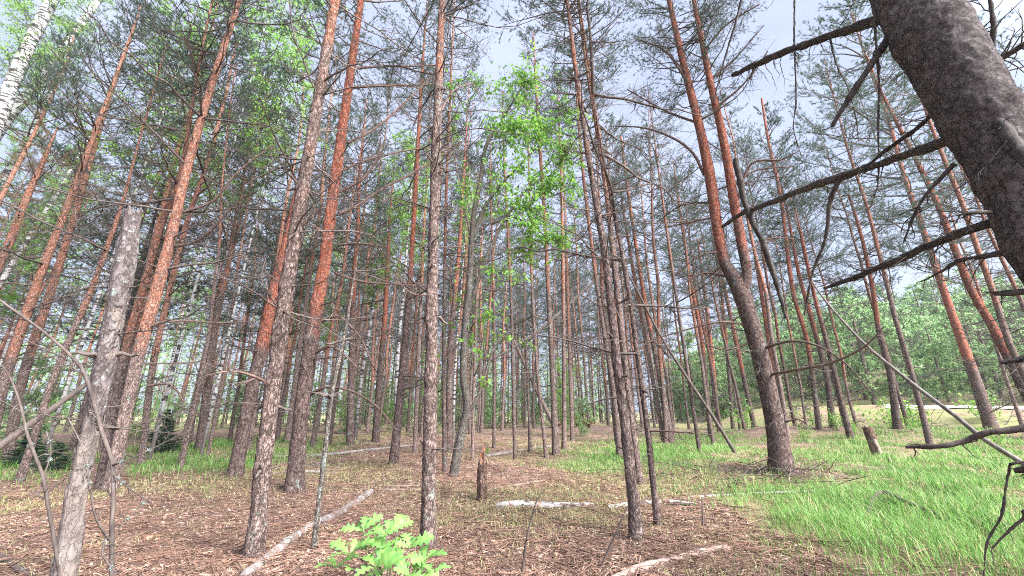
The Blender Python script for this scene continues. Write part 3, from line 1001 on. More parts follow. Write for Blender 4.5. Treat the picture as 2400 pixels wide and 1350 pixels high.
# --- centre
pine('thin dead pine snag with broken top between the willow and the jagged stump',
     [(1107, 1080, 11), (1110, 930, 10), (1115, 775, 9), (1118, 630, 7)], has_crown=False, org=(9, 12), ndead=9, name='dead_tree', cat='dead tree', group=None, jag=.12)
pine('pencil-thin pine directly behind the jagged stump',
     [(1158, 1050, 11), (1158, 750, 9), (1153, 560, 7), (1150, 440, 5)], height=11, crown=7.5, org=(3.6, 5), ndead=9)
pine('very straight dark thin pine right of the stump, running up through the bright leaves',
     [(1207, 1078, 12), (1203, 900, 11), (1197, 675, 9), (1188, 500, 8), (1182, 380, 6)], height=10, crown=8, org=(3, 5), ndead=10)
pine('short broken thin stem with orange splintered foot left of the twin poles',
     [(1243, 1060, 12), (1239, 950, 9), (1232, 800, 8)], has_crown=False, org=(9, 12), ndead=5, name='dead_tree', cat='dead tree', group=None, jag=.08)
pine('thin pine bending left as it rises, between the broken stem and the sturdier grey-footed pine',
     [(1280, 1072, 12), (1260, 875, 11), (1247, 675, 9), (1243, 520, 7), (1240, 420, 5)], height=10.5, crown=8, org=(3.6, 5), ndead=10)
pine('sturdy grey-footed pine rising behind the bright willow leaves',
     [(1303, 1068, 24), (1295, 875, 18), (1285, 675, 15), (1276, 500, 12), (1262, 300, 10), (1255, 180, 7)], height=13, crown=9, org=(2.8, 4.6), ndead=12)
pine('straight slim pine touching the sturdy grey-footed pine at its foot',
     [(1322, 1056, 17), (1322, 900, 14), (1320, 675, 12), (1316, 450, 9), (1312, 330, 7)], height=13, crown=9, org=(3.2, 4.6), ndead=10)
pine('orange-topped slim pine left of the root plate in the middle distance',
     [(1342, 1035, 15), (1337, 880, 13), (1332, 725, 11), (1328, 600, 8)], height=13, crown=8.5, org=(3.2, 4.4), ndead=8)
pine('tall slender pine with flaky bark, its foot left of the white birch pole',
     [(1493, 1268, 52), (1487, 1200, 44), (1466, 1000, 37), (1446, 850, 33), (1430, 700, 29), (1415, 580, 26), (1390, 430, 23), (1365, 270, 19), (1345, 130, 16), (1330, 0, 13)], height=10.5, crown=5.9, org=(2.5, 5.5), ndead=14, stubs=14, dl=(.25, .8), crown_scale=.6, omax=.6, ws=.66)
pine('grey pine standing close behind the tall flaky pine, dead light streak near its top',
     [(1500, 1140, 28), (1495, 1100, 25), (1472, 920, 23), (1446, 675, 21), (1424, 470, 18), (1403, 320, 16), (1375, 150, 13), (1355, 0, 10)], height=11, crown=7.2, org=(2.8, 5), ndead=12)
pine('slim pine crossing behind the tall flaky pine from lower right to upper left',
     [(1453, 1077, 21), (1435, 900, 16), (1400, 675, 12), (1366, 400, 10), (1350, 200, 7)], height=12, crown=8.5, org=(3.2, 4.6), ndead=9)
pine('slim dark-footed pine right of the tall flaky pine, dead branches on both sides',
     [(1542, 1236, 24), (1520, 1025, 20), (1500, 875, 18), (1472, 675, 16), (1440, 500, 13), (1418, 390, 10), (1400, 290, 7)], height=7.6, crown=5.2, org=(3.5, 6), ndead=12, crown_scale=.45,
     limbs=[[(1518, 1010, 6), (1580, 1012, 5, -.1), (1670, 1020, 2, -.2)], [(1490, 825, 7), (1530, 800, 6, .1), (1570, 840, 4, .2)], [(1472, 700, 7), (1420, 720, 5, .2), (1360, 690, 3, .3)]])
pine('pine with broad grey foot at the left end of the far grass patch',
     [(1572, 1038, 28), (1550, 900, 19), (1530, 800, 16), (1506, 675, 13), (1472, 450, 10), (1455, 320, 7)], height=13, crown=9, org=(3.2, 5), ndead=10)
pine('slim pine leaning against the broad grey-footed pine from the left',
     [(1556, 1036, 15), (1527, 875, 13), (1491, 675, 11), (1465, 520, 8)], height=12, crown=8.5, org=(3.4, 5), ndead=8)
pine('thin dark pine standing in the tall grass where the slanting dead pole crosses it',
     [(1640, 1060, 14), (1616, 900, 12), (1582, 675, 10), (1560, 520, 8), (1545, 410, 6)], height=11.5, crown=8.5, org=(3.6, 5.5), ndead=12)
pine('slender red-barked pine just right of the slanting dead pole',
     [(1667, 1027, 19), (1645, 800, 14), (1622, 675, 12), (1600, 540, 9), (1585, 430, 7)], height=13, crown=8.5, org=(2.6, 4), ndead=10)
pine('vivid orange pine behind the slanting dead pole, left of the forked pine',
     [(1682, 1000, 15), (1668, 830, 14), (1652, 690, 12), (1635, 560, 9)], height=13, crown=8.5, org=(1.4, 2.6), ndead=8)
pine('grey slim pine with dead twigs between the vivid orange one and the forked pine',
     [(1718, 1005, 13), (1705, 840, 12), (1690, 680, 10), (1672, 560, 8)], height=13, crown=8.5, org=(4, 5.5), ndead=10)
pine('orange pine half hidden behind the forked pine on its left',
     [(1768, 1002, 17), (1730, 825, 14), (1700, 685, 13), (1670, 560, 10)], height=13, crown=8.5, org=(2.8, 3.8), ndead=8)

# --- the forked pine
FORK = [(1832, 1108, 84), (1828, 1060, 70), (1814, 980, 60), (1788, 860, 56), (1764, 770, 54), (1742, 700, 56), (1726, 660, 50)]
tF = pine('big dark-footed pine that forks into two red stems above its crooked grey trunk', FORK + [(1700, 620, 36), (1681, 530, 34), (1665, 420, 34), (1640, 300, 28), (1602, 150, 22), (1568, 0, 15)],
          height=12.5, crown=7.6, org=(2.9, 4.6), ndead=22, stubs=8, dl=(.5, 1.5), group=None, flare=1.1, ws=.78, omax=.8,
          limbs=[[(1650, 410, 10), (1625, 360, 9, -.1), (1580, 325, 8, -.2), (1510, 300, 6, -.3), (1430, 295, 3, -.4)],
                 [(1710, 650, 9), (1650, 640, 7, -.1), (1600, 665, 3, -.2)],
                 [(1672, 510, 8), (1620, 520, 6, -.1), (1550, 535, 3, -.1)],
                 [(1660, 475, 8), (1600, 480, 6, .2), (1540, 520, 3, .4)],
                 [(1795, 880, 12), (1860, 868, 10, -.4), (1950, 850, 9, -.7), (2030, 810, 7, -.9), (2072, 765, 4, -1)],
                 [(1780, 820, 11), (1850, 800, 9, -.3), (1915, 810, 8, -.5), (1980, 850, 6, -.6), (2040, 918, 3, -.7)],
                 [(1770, 765, 9), (1690, 755, 7, -.2), (1600, 775, 5, -.3), (1520, 800, 3, -.4)],
                 [(1765, 800, 9), (1700, 820, 6, -.3), (1640, 800, 3, -.5)],
                 [(1700, 590, 8), (1640, 600, 6, -.2), (1575, 650, 3, -.3)],
                 [(1835, 990, 8), (1868, 982, 6, -.1), (1890, 990, 3, -.1)],
                 [{'green': 40}, (1610, 190, 9), (1560, 120, 7, -.2), (1490, 90, 4, -.3)], [{'green': 40}, (1640, 290, 9), (1560, 260, 7, .2), (1470, 210, 4, .4)]])
bF = gp(1832, 1108)
P2 = trace([(1738, 690, 34), (1750, 640, 27), (1738, 570, 25), (1720, 470, 24), (1694, 320, 21), (1662, 180, 17), (1626, 0, 11)], bF)
P2 = extend(P2, 12.2); P2 = catmull(P2, .06)
mb = MB(); tube(mb, P2[:, :3] - bF, P2[:, 3], 24, a=np.interp(P2[:, 2], [3.2, 5], [0, 1]), rough=.004, fscale=26, seed=5)
second = obj('trunk_fork', mb.mesh('trunk_fork', [M['pine_bark']]), tF)
g_ = np.random.default_rng(4)
for lb in ([(1725, 480, 9), (1760, 385, 8, -.1), (1830, 375, 6, -.2), (1870, 355, 3, -.3)], [(1712, 440, 8), (1770, 400, 6, .2), (1860, 390, 3, .4)],
           [(1680, 250, 8), (1740, 200, 6, -.2), (1800, 120, 3, -.4)], [(1660, 190, 8), (1720, 140, 6, .2), (1790, 60, 3, .4)], [(1740, 600, 8), (1800, 560, 6, .2), (1860, 560, 3, .3)],
           [{'green': 40}, (1650, 120, 8), (1700, 60, 6, -.2), (1780, 10, 4, -.4)]):
    limb(tF, bF, lb, g_)
i2 = int(np.argmin(np.abs(P2[:, 2] - 7.8)))
obj('crown', CROWN[2], tF, P2[i2, :3] - bF, q_align(norm(P2[-1, :3] - P2[i2, :3]), 2.1), .62)

# --- right of the fork
pine('orange pine right of the forked trunk, its top bending left behind dead twigs',
     [(1920, 1006, 20), (1892, 800, 16), (1857, 675, 15), (1830, 465, 13), (1800, 325, 10), (1785, 230, 7)], height=12, crown=7.5, org=(2.4, 3.6), ndead=12)
pine('vivid orange slim pine directly behind the forked trunk',
     [(1838, 1000, 17), (1812, 860, 16), (1785, 690, 14), (1765, 570, 10)], height=12, crown=8, org=(2.0, 3.0), ndead=8)
pine('grey crooked pine between the orange one and the leafy green shoots',
     [(1952, 1000, 24), (1936, 875, 20), (1900, 740, 16), (1872, 640, 13), (1850, 520, 9)], height=11, crown=7.2, org=(3.2, 5), ndead=12)
pine('slim pine rising out of the fresh green shoots beside the tilted stump',
     [(1994, 1027, 26), (1975, 955, 20), (1950, 850, 17), (1908, 690, 14), (1880, 560, 10)], height=9, crown=6.5, org=(3.4, 5), ndead=12)
pine('upright grey pine between the tilted stump and the long slanting grey pole',
     [(2104, 1005, 32), (2086, 875, 23), (2060, 775, 20), (2045, 675, 17), (2018, 550, 13), (1990, 460, 9)], height=8.5, crown=5.6, org=(3.6, 4.8), ndead=16, dl=(.7, 1.7))
pine('grey-footed leaning pine behind the slanting pole, the left one of two beside the huge trunk',
     [(2325, 1006, 54), (2272, 850, 40), (2236, 750, 33), (2208, 670, 30), (2155, 515, 23), (2120, 415, 19), (2080, 275, 15), (2040, 165, 11), (1995, 30, 8)], height=12.5, crown=7.5, org=(2.6, 3.8), ndead=18, dl=(.7, 1.8))
pine('leaning pine whose trunk passes closest behind the huge dark trunk',
     [(2462, 1030, 56), (2400, 912, 44), (2326, 765, 36), (2272, 670, 31), (2200, 485, 24), (2140, 360, 19), (2070, 225, 13), (2030, 130, 9)], height=11, crown=7.2, org=(2.3, 3.3), ndead=18, dl=(.7, 1.8))

# --- the huge dark trunk at the right
bB = np.array([3.12, 1.72, 0.0]); bB[2] = float(ground_z(bB[0], bB[1]))
tB = thing('pine_tree', 'huge dark scaly trunk leaning in at the upper right, hung with thick dead limbs', 'pine tree', bB)
def at_big(u, v, dd=0.0): return plane_pt(u, v, bB, dd)
pathB = []
for (ul, ur, v) in ((2052, 2222, 0), (2112, 2318, 130), (2190, 2420, 290), (2268, 2510, 440), (2345, 2610, 620)):
    p = at_big((ul + ur) / 2, v); a_ = at_big(ul, v); b_ = at_big(ur, v)
    pathB.append([*p, np.linalg.norm(b_ - a_) * .5 * .80])
pathB = np.array(pathB)[::-1]
rB = pathB[0, 3]
d0 = pathB[0, :3] - pathB[1, :3]; d0 /= -d0[2]
low = pathB[0, :3] + d0 * 0
foot = np.array([bB[0] + .12, bB[1], bB[2] - .1, rB * 1.35])
mid = np.array([*(.5 * (foot[:3] + pathB[0, :3])), rB * 1.04])
pathB = np.vstack([foot, mid, pathB])
pathB = extend(pathB, 12)
fB = catmull(pathB, .018)
S = np.concatenate([[0], np.cumsum(np.linalg.norm(np.diff(fB[:, :3], axis=0), axis=1))])
ss = np.concatenate([np.arange(0, 4.6, .012), np.arange(4.6, S[-1], .2)])
fB = np.stack([np.interp(ss, S, fB[:, k]) for k in range(4)], -1)
rad = fB[:, 3].copy()
for zz in (2.75, 2.3, 3.5, 1.9): rad *= 1 + .06 * np.exp(-((fB[:, 2] - zz) / .06) ** 2)
mb = MB(); tube(mb, fB[:, :3] - bB, rad, 96, rough=.006, fscale=24, seed=3)
obj('trunk', mb.mesh('trunk', [M['dark_bark']]), tB)
obj('crown', CROWN[3], tB, fB[-1, :3] - bB - np.array([0, 0, 4.2]), q_align((0, 0, 1)), .62)
gB = np.random.default_rng(44)
def bl(opt, *pts):
    o = dict(near=True, mat='near_limb'); o.update(opt)
    limb(tB, bB, [o] + list(pts), gB)
bl({'n': 16, 'l': .3, 'grav': .6, 'jag': .015}, (2085, 40, 30, .0), (2000, 65, 25, .1), (1900, 100, 22, .2), (1800, 138, 18, .3), (1718, 176, 14, .4))
bl({'n': 3, 'l': .15, 'jag': .015}, (2095, 70, 24, -.02), (2060, 125, 20, -.1), (2010, 200, 17, -.18), (1950, 296, 12, -.25))
bl({'n': 14, 'l': .32, 'grav': .5, 'jag': .015}, (2225, 325, 34, .0), (2170, 348, 28, .1), (2080, 378, 24, .25), (1970, 415, 24, .4), (1880, 445, 20, .5), (1800, 478, 17, .6), (1740, 500, 15, .65), (1692, 532, 10, .7))
bl({'n': 6, 'l': .16, 'grav': .7}, (1965, 420, 16, .4), (1945, 480, 12, .4), (1935, 560, 9, .4), (1905, 640, 7, .4), (1885, 740, 4, .4))
bl({'n': 12, 'l': .26, 'grav': .3, 'jag': .015}, (2330, 520, 32, 0), (2270, 540, 24, .0), (2190, 570, 21, .1), (2080, 620, 19, .2), (1990, 655, 15, .3), (1932, 676, 9, .35))
bl({'n': 3, 'l': .12, 'jag': .02, 'root': 1}, (2336, 290, 34, -.12), (2370, 325, 36, -.2), (2420, 380, 40, -.3), (2480, 440, 44, -.4))
bl({'n': 8, 'l': .2, 'grav': .3}, (2370, 588, 22, 0), (2300, 602, 16, .05), (2250, 610, 12, .1), (2200, 640, 8, .15), (2160, 660, 4, .2))
bl({'n': 6, 'l': .25}, (2320, 150, 22, .1), (2365, 125, 20, .1), (2430, 85, 18, .1))
bl({'n': 6, 'l': .25}, (2325, 125, 16, .2), (2328, 50, 12, .2), (2316, -20, 9, .2))
bl({'n': 5, 'l': .18, 'grav': .4}, (2205, 250, 16, .1), (2150, 300, 13, .1), (2080, 350, 11, .15), (2020, 400, 7, .15))
bl({'n': 5, 'l': .18, 'grav': .5}, (2235, 385, 14, -.1), (2175, 450, 10, -.15), (2140, 510, 8, -.15), (2118, 570, 5, -.15))
bl({'n': 5, 'l': .2}, (2320, 497, 13, -.2), (2270, 500, 10, -.3), (2210, 512, 6, -.35))
# broken limb caught on the branch
bl({'n': 4, 'l': .18, 'jag': .008}, (1723, 374, 17, .62), (1735, 430, 17, .62), (1752, 490, 17, .63), (1790, 575, 17, .66), (1815, 650, 15, .68), (1843, 745, 9, .7))
# hanging twigs
for pts in ([(1862, -20, 9, .2), (1862, 100, 8, .2), (1866, 230, 6, .2), (1860, 300, 5, .2), (1880, 372, 3, .2)],
            [(1740, -10, 10, .3), (1722, 60, 9, .3), (1695, 150, 7, .3), (1672, 240, 4, .3)],
            [(2044, -20, 15, -.1), (2052, 80, 12, -.1), (2060, 200, 10, -.1), (2058, 300, 7, -.1), (2060, 372, 4, -.1)],
            [(1945, 90, 9, .1), (1960, 150, 8, .1), (1985, 200, 6, .1), (2005, 270, 5, .1), (2012, 330, 3, .1)],
            [(2060, 385, 9, .3), (2055, 440, 7, .3), (2035, 500, 3, .3)],
            [(2360, 330, 8, -.4), (2290, 410, 6, -.45), (2215, 470, 5, -.5), (2205, 560, 3, -.5)]):
    bl({'n': 9, 'l': .16, 'grav': .4}, *[(q[0], q[1], q[2] * .7, q[3]) for q in pts])
# low dead limbs in front of the slanting pole
bl({'root': 1, 'n': 5, 'l': .12, 'grav': .6, 'mat': 'dead_twig', 'jag': .01}, (2520, 985, 26, -.4), (2400, 1004, 22, -.45), (2320, 1014, 20, -.5), (2260, 1034, 19, -.5), (2200, 1046, 14, -.55), (2122, 1048, 7, -.55))
bl({'root': 1, 'n': 4, 'l': .14, 'grav': .8, 'mat': 'dead_twig'}, (2420, 1080, 9, -.5), (2365, 1110, 8, -.5), (2350, 1200, 7, -.5), (2315, 1270, 6, -.5), (2306, 1350, 4, -.5))
bl({'root': 1, 'n': 4, 'l': .1, 'grav': .5, 'mat': 'dead_twig'}, (2450, 1190, 10, -.5), (2400, 1215, 9, -.5), (2360, 1250, 7, -.5), (2325, 1285, 4, -.5))
bl({'root': 1, 'n': 2, 'l': .1, 'mat': 'near_limb', 'jag': .01}, (2450, 1090, 20, -.45), (2415, 1098, 20, -.45), (2378, 1103, 14, -.45))
bl({'root': 1, 'n': 3, 'l': .1, 'mat': 'near_limb', 'jag': .01}, (2480, 825, 30, -.2), (2420, 838, 25, -.25), (2345, 850, 12, -.3))
bl({'root': 1, 'n': 4, 'l': .14, 'mat': 'near_limb'}, (2450, 672, 20, -.1), (2400, 685, 17, -.1), (2330, 690, 10, -.1))

# ------------------------------------------------------------------ birches
def birch(label, pts, height, crown, group='birches with white trunks', crown_mesh=None, cs=1.0, name='birch_tree', ws=.72):
    base = gp(*pts[0][:2]); path = trace([(q[0], q[1], q[2] * ws) for q in pts], base); path[0, :3] = base
    path = extend(path, height); f = catmull(path, .12)
    f[0, 2] -= .1
    t = thing(name, label, 'birch tree', base, group)
    mb = MB(); tube(mb, f[:, :3] - base, f[:, 3], 20, a=np.interp(f[:, 2], [.4, 1.3], [0, 1]))
    obj('trunk', mb.mesh('trunk', [M['birch']]), t)
    i = int(np.argmin(np.abs(f[:, 2] - crown)))
    cm = crown_mesh or random.choice(LEAFY)
    obj('crown', cm, t, f[i, :3] - base, q_align(norm(f[-1, :3] - f[i, :3]), random.uniform(0, 6)), cs)
    return t


birch('thick white birch trunk with black bands at the top left corner',
      [(-420, 1080, 84), (-130, 560, 66), (0, 265, 58), (55, 130, 50), (122, 0, 46)], 16, 10.2, cs=.8, ws=.85)
birch('white birch beside the thick one, its upper trunk slanting further to the right',
      [(-330, 1060, 60), (-60, 420, 46), (0, 300, 42), (60, 228, 38), (150, 110, 32), (230, 0, 24)], 15.5, 10.0, cs=.75, ws=.95)
birch('slender spotted birch under the two white ones, partly behind a dark bough',
      [(-300, 1050, 40), (-60, 540, 32), (0, 435, 28), (85, 290, 25), (125, 200, 21), (165, 140, 16)], 12, 7.6, cs=.6, ws=.95)
birch('thin pale birch behind the red leaning pair',
      [(-190, 1045, 32), (-50, 760, 26), (0, 665, 24), (80, 540, 21), (165, 400, 16), (210, 320, 11)], 10, 5.8, cs=.8)
birch('thin white birch stem seen between the mid-distance pines left of the centre',
      [(832, 1030, 13), (845, 900, 12), (865, 775, 11), (880, 660, 8), (890, 560, 6)], 12, 4.6, cs=.95, crown_mesh=LEAFY_B[0])
birch('white birch stem half hidden behind the slender red-brown pine',
      [(928, 1068, 14), (930, 875, 13), (938, 760, 11), (948, 660, 8), (958, 520, 6)], 10.5, 4.8, cs=.75, crown_mesh=LEAFY_B[1])
birch('dead white birch pole slim and pale behind the brush heap',
      [(1062, 1030, 10), (1065, 900, 9), (1072, 780, 7), (1080, 690, 5)], 11, 6.5, cs=.6)
for (u, v, w, lab, cr, hh) in ((350, 1076, 22, 'tall birch behind the stout red pine, leaves showing over the dark crowns', 6.0, 15.5), (95, 1088, 26, 'tall birch rising between the leaning red pair and the snag', 6.2, 14.5), (470, 1072, 18, 'tall thin birch behind the far grass, left of the red pine', 7.0, 16)):
    birch(lab, [(u, v, w), (u + (1200 - u) * .10, v - 320, w * .75), (u + (1200 - u) * .19, v - 600, w * .5)], hh, cr, cs=1.1, ws=.5)
for k, (u, v, w, lab) in enumerate(((365, 1010, 10, 'distant birch behind the shaded young spruce'),
                                    (640, 1005, 11, 'distant birch right of the grass strip behind the lichened pine'), (745, 1008, 9, 'distant birch between the orange-red pine and the mid-distance pine'),
                                    (-60, 1030, 14, 'distant birch among the leaning red pines at the frame edge'), (250, 1020, 11, 'distant birch glimpsed behind the grey snag'), 
                                    (1120, 1000, 8, 'distant birch over the brush heap behind the willow'))):
    birch(lab, [(u, v, w), (u + (1200 - u) * .09, v - 320, w * .75), (u + (1200 - u) * .17, v - 560, w * .45)], 12.5, 4.2, group='distant birches', crown_mesh=LEAFY[k % 4] if k % 3 else LEAFY_B[k % 2], cs=1.05)

# ------------------------------------------------------------------ goat willow with bright leaves
bW = gp(1062, 1116)
tW = thing('willow_tree', 'crooked slim willow with several stems and bright green leaves', 'willow', bW)
stems = [[(1062, 1116, 24), (1080, 1025, 20), (1095, 950, 19), (1086, 875, 18), (1092, 750, 17), (1100, 675, 15), (1105, 575, 13), (1111, 500, 12), (1126, 425, 10), (1140, 340, 8), (1178, 280, 5), (1230, 190, 3)],
         [(1110, 555, 10), (1130, 500, 9), (1160, 450, 8), (1195, 410, 6), (1240, 365, 4), (1300, 300, 2)],
         [(1093, 745, 9), (1120, 660, 8), (1155, 570, 8), (1190, 505, 6), (1240, 440, 5), (1310, 400, 2)],
         [(1060, 1100, 9), (1078, 1000, 8), (1120, 930, 7), (1165, 800, 5), (1215, 770, 3)],
         [(1105, 560, 6), (1085, 470, 5), (1068, 380, 4), (1055, 280, 3), (1075, 200, 2)], [(1190, 505, 5), (1230, 520, 4), (1290, 560, 3), (1330, 570, 2)]]
for k, s in enumerate(stems):
    P = catmull(trace(s, bW), .1); P[:, 3] = np.maximum(P[:, 3], .003)
    if k == 0: P[0, 2] -= .1
    mb = MB(); tube(mb, P[:, :3] - bW, P[:, 3], 10); obj('stem', mb.mesh('stem', [M['willow_bark']]), tW)
mb = MB(); gW = np.random.default_rng(3)
clumps = [(1230, 190, 38, 50, 190), (1215, 290, 42, 40, 190), (1130, 195, 75, 20, 60), (1275, 295, 35, 30, 120), (1330, 260, 30, 55, 90), (1270, 320, 30, 28, 90), (1325, 355, 34, 45, 190), (1185, 330, 40, 40, 90), (1215, 400, 50, 40, 110),
          (1275, 440, 38, 50, 200), (1235, 490, 45, 40, 150), (1330, 430, 25, 30, 60), (1255, 565, 55, 22, 110), (1310, 560, 35, 25, 120), (1235, 590, 30, 25, 60), (1170, 440, 35, 50, 70), (1095, 460, 35, 50, 50), (1065, 290, 22, 80, 50), (1065, 190, 25, 30, 40),
          (1130, 745, 70, 25, 60), (1190, 790, 50, 22, 40), (1100, 800, 32, 45, 36), (1120, 880, 30, 40, 16), (1160, 640, 30, 40, 40), (1215, 640, 30, 30, 30), (1085, 690, 30, 50, 30), (1250, 520, 40, 30, 90), (1150, 300, 40, 40, 50), (1205, 230, 30, 30, 80)]
allst = np.vstack([catmull(trace(s, bW), .25)[:, :3] for s in stems])
for (u, v, ru, rv, n) in clumps:
    n = int(n * (2.7 if v < 620 else 1.8)); c = plane_pt(u, v, bW, gW.uniform(-.5, .5)) - bW
    s_m = np.linalg.norm(plane_pt(u + 1, v, bW) - plane_pt(u, v, bW))
    src = allst - bW; src = src[src[:, 2] < c[2] + .1]
    o = src[np.argmin(np.linalg.norm(src - c, axis=1) + .3 * np.maximum(0, src[:, 2] - c[2] + .2))]
    mid = .5 * (o + c) + gW.normal(size=3) * .06
    prisms(mb, [o, mid], [mid, c], [.005, .0035], [.0035, .002], 0)
    nt = max(3, n // 9)
    e = c + gW.normal(size=(nt, 3)) * np.array([ru * s_m, .3, rv * s_m]) * .75
    prisms(mb, np.repeat(c[None], nt, 0), e, .0025, .0012, 0)
    k = gW.integers(0, nt, n); f = gW.uniform(.25, 1.08, (n, 1))
    lp = c + (e[k] - c) * f + gW.normal(size=(n, 3)) * .03
    leaves(mb, lp, norm(e[k] - c + .35 * gW.normal(size=(n, 3))), .095, .46, 1, gW, droop=.55)
obj('foliage', mb.mesh('foliage', [M['willow_bark'], M['bright_leaf']]), tW)

# ------------------------------------------------------------------ snag, stumps, poles, logs
bS = gp(128, 1436)
pS = catmull(np.vstack([[*(bS - [0, 0, .1]), .12], trace([(133, 1430, 72), (150, 1350, 66), (180, 1150, 53), (222, 960, 54), (252, 820, 56), (286, 650, 58), (312, 496, 47)], bS)]), .014)
tS = thing('broken_snag', 'broken-off grey dead trunk, bark peeling from pale wood on its lower half', 'dead tree', bS)
def lob(n, th): return 1 + .05 * np.sin(3 * th + 1)[None] * np.ones((n, 1)) + .03 * np.sin(7 * th)[None]
radS = pS[:, 3] * (1 + .12 * np.exp(-((pS[:, 2] - 1.32) / .04) ** 2))
mb = MB(); tube(mb, pS[:, :3] - bS, radS, 64, a=np.interp(pS[:, 2], [.15, 1.15, 1.45, 1.9], [.05, .42, .5, 1]), rough=.005, fscale=26, jag=.07, seed=11, lobes=lob)
obj('trunk', mb.mesh('trunk', [M['snag']]), tS)
gS = np.random.default_rng(8)
for z, az, l in ((1.32, 3.4, 1.0), (1.33, .3, .9), (.92, 2.8, .7), (.9, .2, .9), (1.75, .1, .5), (1.32, 4.6, .8)):
    i = int(np.argmin(np.abs(pS[:, 2] - z))); d = Vector((math.cos(az), math.sin(az), .15)).normalized()
    obj('branch_stub', STUB[int(gS.integers(0, 5))], tS, pS[i, :3] - bS + np.array(d) * pS[i, 3] * .8, Vector((1, 0, 0)).rotation_difference(d), 1.0 * l)
for z, az, l in ((1.45, 0, .5), (.9, .1, .4), (1.75, 3.3, .4), (.95, 3.2, .5)):
    i = int(np.argmin(np.abs(pS[:, 2] - z))); d = Vector((math.cos(az), math.sin(az), .1)).normalized()
    obj('dead_branch', DEAD[int(gS.integers(0, 16))], tS, pS[i, :3] - bS + np.array(d) * pS[i, 3] * .8, Vector((1, 0, 0)).rotation_difference(d), l)


def stump(label, pts, mat, jag, fl=1.15, seed=1, name='tree_stump'):
    b = gp(*pts[0][:2]); p = trace(pts, b); p[0, :3] = b - [0, 0, .06]; p[0, 3] *= fl; p = catmull(p, .02)
    t = thing(name, label, 'tree stump', b)
    def lb(n, th): return 1 + .10 * np.sin(3 * th + seed)[None] * np.ones((n, 1)) + .06 * np.sin(5 * th + 2)[None]
    mb = MB(); tube(mb, p[:, :3] - b, p[:, 3], 36, a=.2, rough=.006, fscale=30, jag=jag, seed=seed, lobes=lb)
    return t, b, p, mb


t, b, p, mb = stump('short dark rotten stump with a jagged splintered top, standing by itself', [(1131, 1176, 25), (1130, 1130, 23), (1130, 1100, 22), (1131, 1085, 20)], 'x', .07, 1.0, seed=4)
obj('bark', mb.mesh('bark', [M['stump_bark']]), t)
mb = MB(); top = p[-1, :3] - b; gq = np.random.default_rng(2)
for k in range(9):
    an = gq.uniform(0, 6.28); q = top + np.array([math.cos(an), math.sin(an), 0]) * p[-1, 3] * .7 * gq.uniform(.3, 1)
    h = gq.uniform(.05, .16) * (1.3 if math.cos(an) > 0 else .7)
    tube(mb, [q - [0, 0, .06], q + [0, 0, h * .6], q + [gq.normal() * .012, gq.normal() * .012, h]], [.016, .012, .003], 5)
obj('heartwood', mb.mesh('heartwood', [M['rot_wood']]), t)
t, b, p, mb = stump('tilted stump debarked to tan wood low down, dark bark cap on top, in the grass', [(2060, 1070, 28), (2045, 1035, 24), (2036, 1012, 22)], 'x', .03, 1.05, 9)
obj('wood', mb.mesh('wood', [M['pale_stick']]), t)
mb = MB(); P = catmull(trace([(2043, 1028, 27), (2036, 1012, 26), (2031, 1000, 21)], b), .02)
tube(mb, P[:, :3] - b, P[:, 3], 30, rough=.008, fscale=30, jag=.06, seed=6); obj('bark', mb.mesh('bark', [M['stump_bark']]), t)


def pole(name, label, cat, base_uv, pts, mat, group=None, sides=12, n=6, l=.2, rough=0.0, jag=.02, ground=False, extra=None, dd=None):
    """a log, stick or leaning pole traced by (u, v, width[, metres further]); ground=True lays each point on the terrain"""
    b = gp(*base_uv); P = []
    for q in pts:
        if ground:
            p = gp(q[0], q[1]); zc = p[1] * CP + (p[2] - CAMH) * SP; r = .5 * q[2] / FPX * zc * .95; p = p + [0, 0, r * .5 + (q[3] if len(q) > 3 else 0)]
        else:
            p = plane_pt(q[0], q[1], b, q[3] if len(q) > 3 else 0); zc = p[1] * CP + (p[2] - CAMH) * SP; r = .5 * q[2] / FPX * zc * .9
        P.append([*p, r])
    step = .03 if np.linalg.norm(P[0][:3]) < 7 else .1
    P = catmull(np.array(P), step); org = P[0, :3].copy()
    t = thing(name, label, cat, org, group)
    mb = MB(); tube(mb, P[:, :3] - org, np.maximum(P[:, 3], .002), sides, a=np.linspace(.75, 1, len(P)), rough=rough, fscale=34, jag=jag, seed=int(pts[0][0]) % 50)
    part = obj('wood', mb.mesh('wood', [M[mat]]), t)
    if n:
        gt = np.random.default_rng(int(pts[0][1]))
        for _ in range(n):
            mb = MB(); twigs_on(None, mb, P[:, :3] - org, P[:, 3] * .8, 1, l, gt, .1)
            obj('twig', mb.mesh('twig', [M['dead_twig' if 'birch' in mat else mat]]), t)
    return t


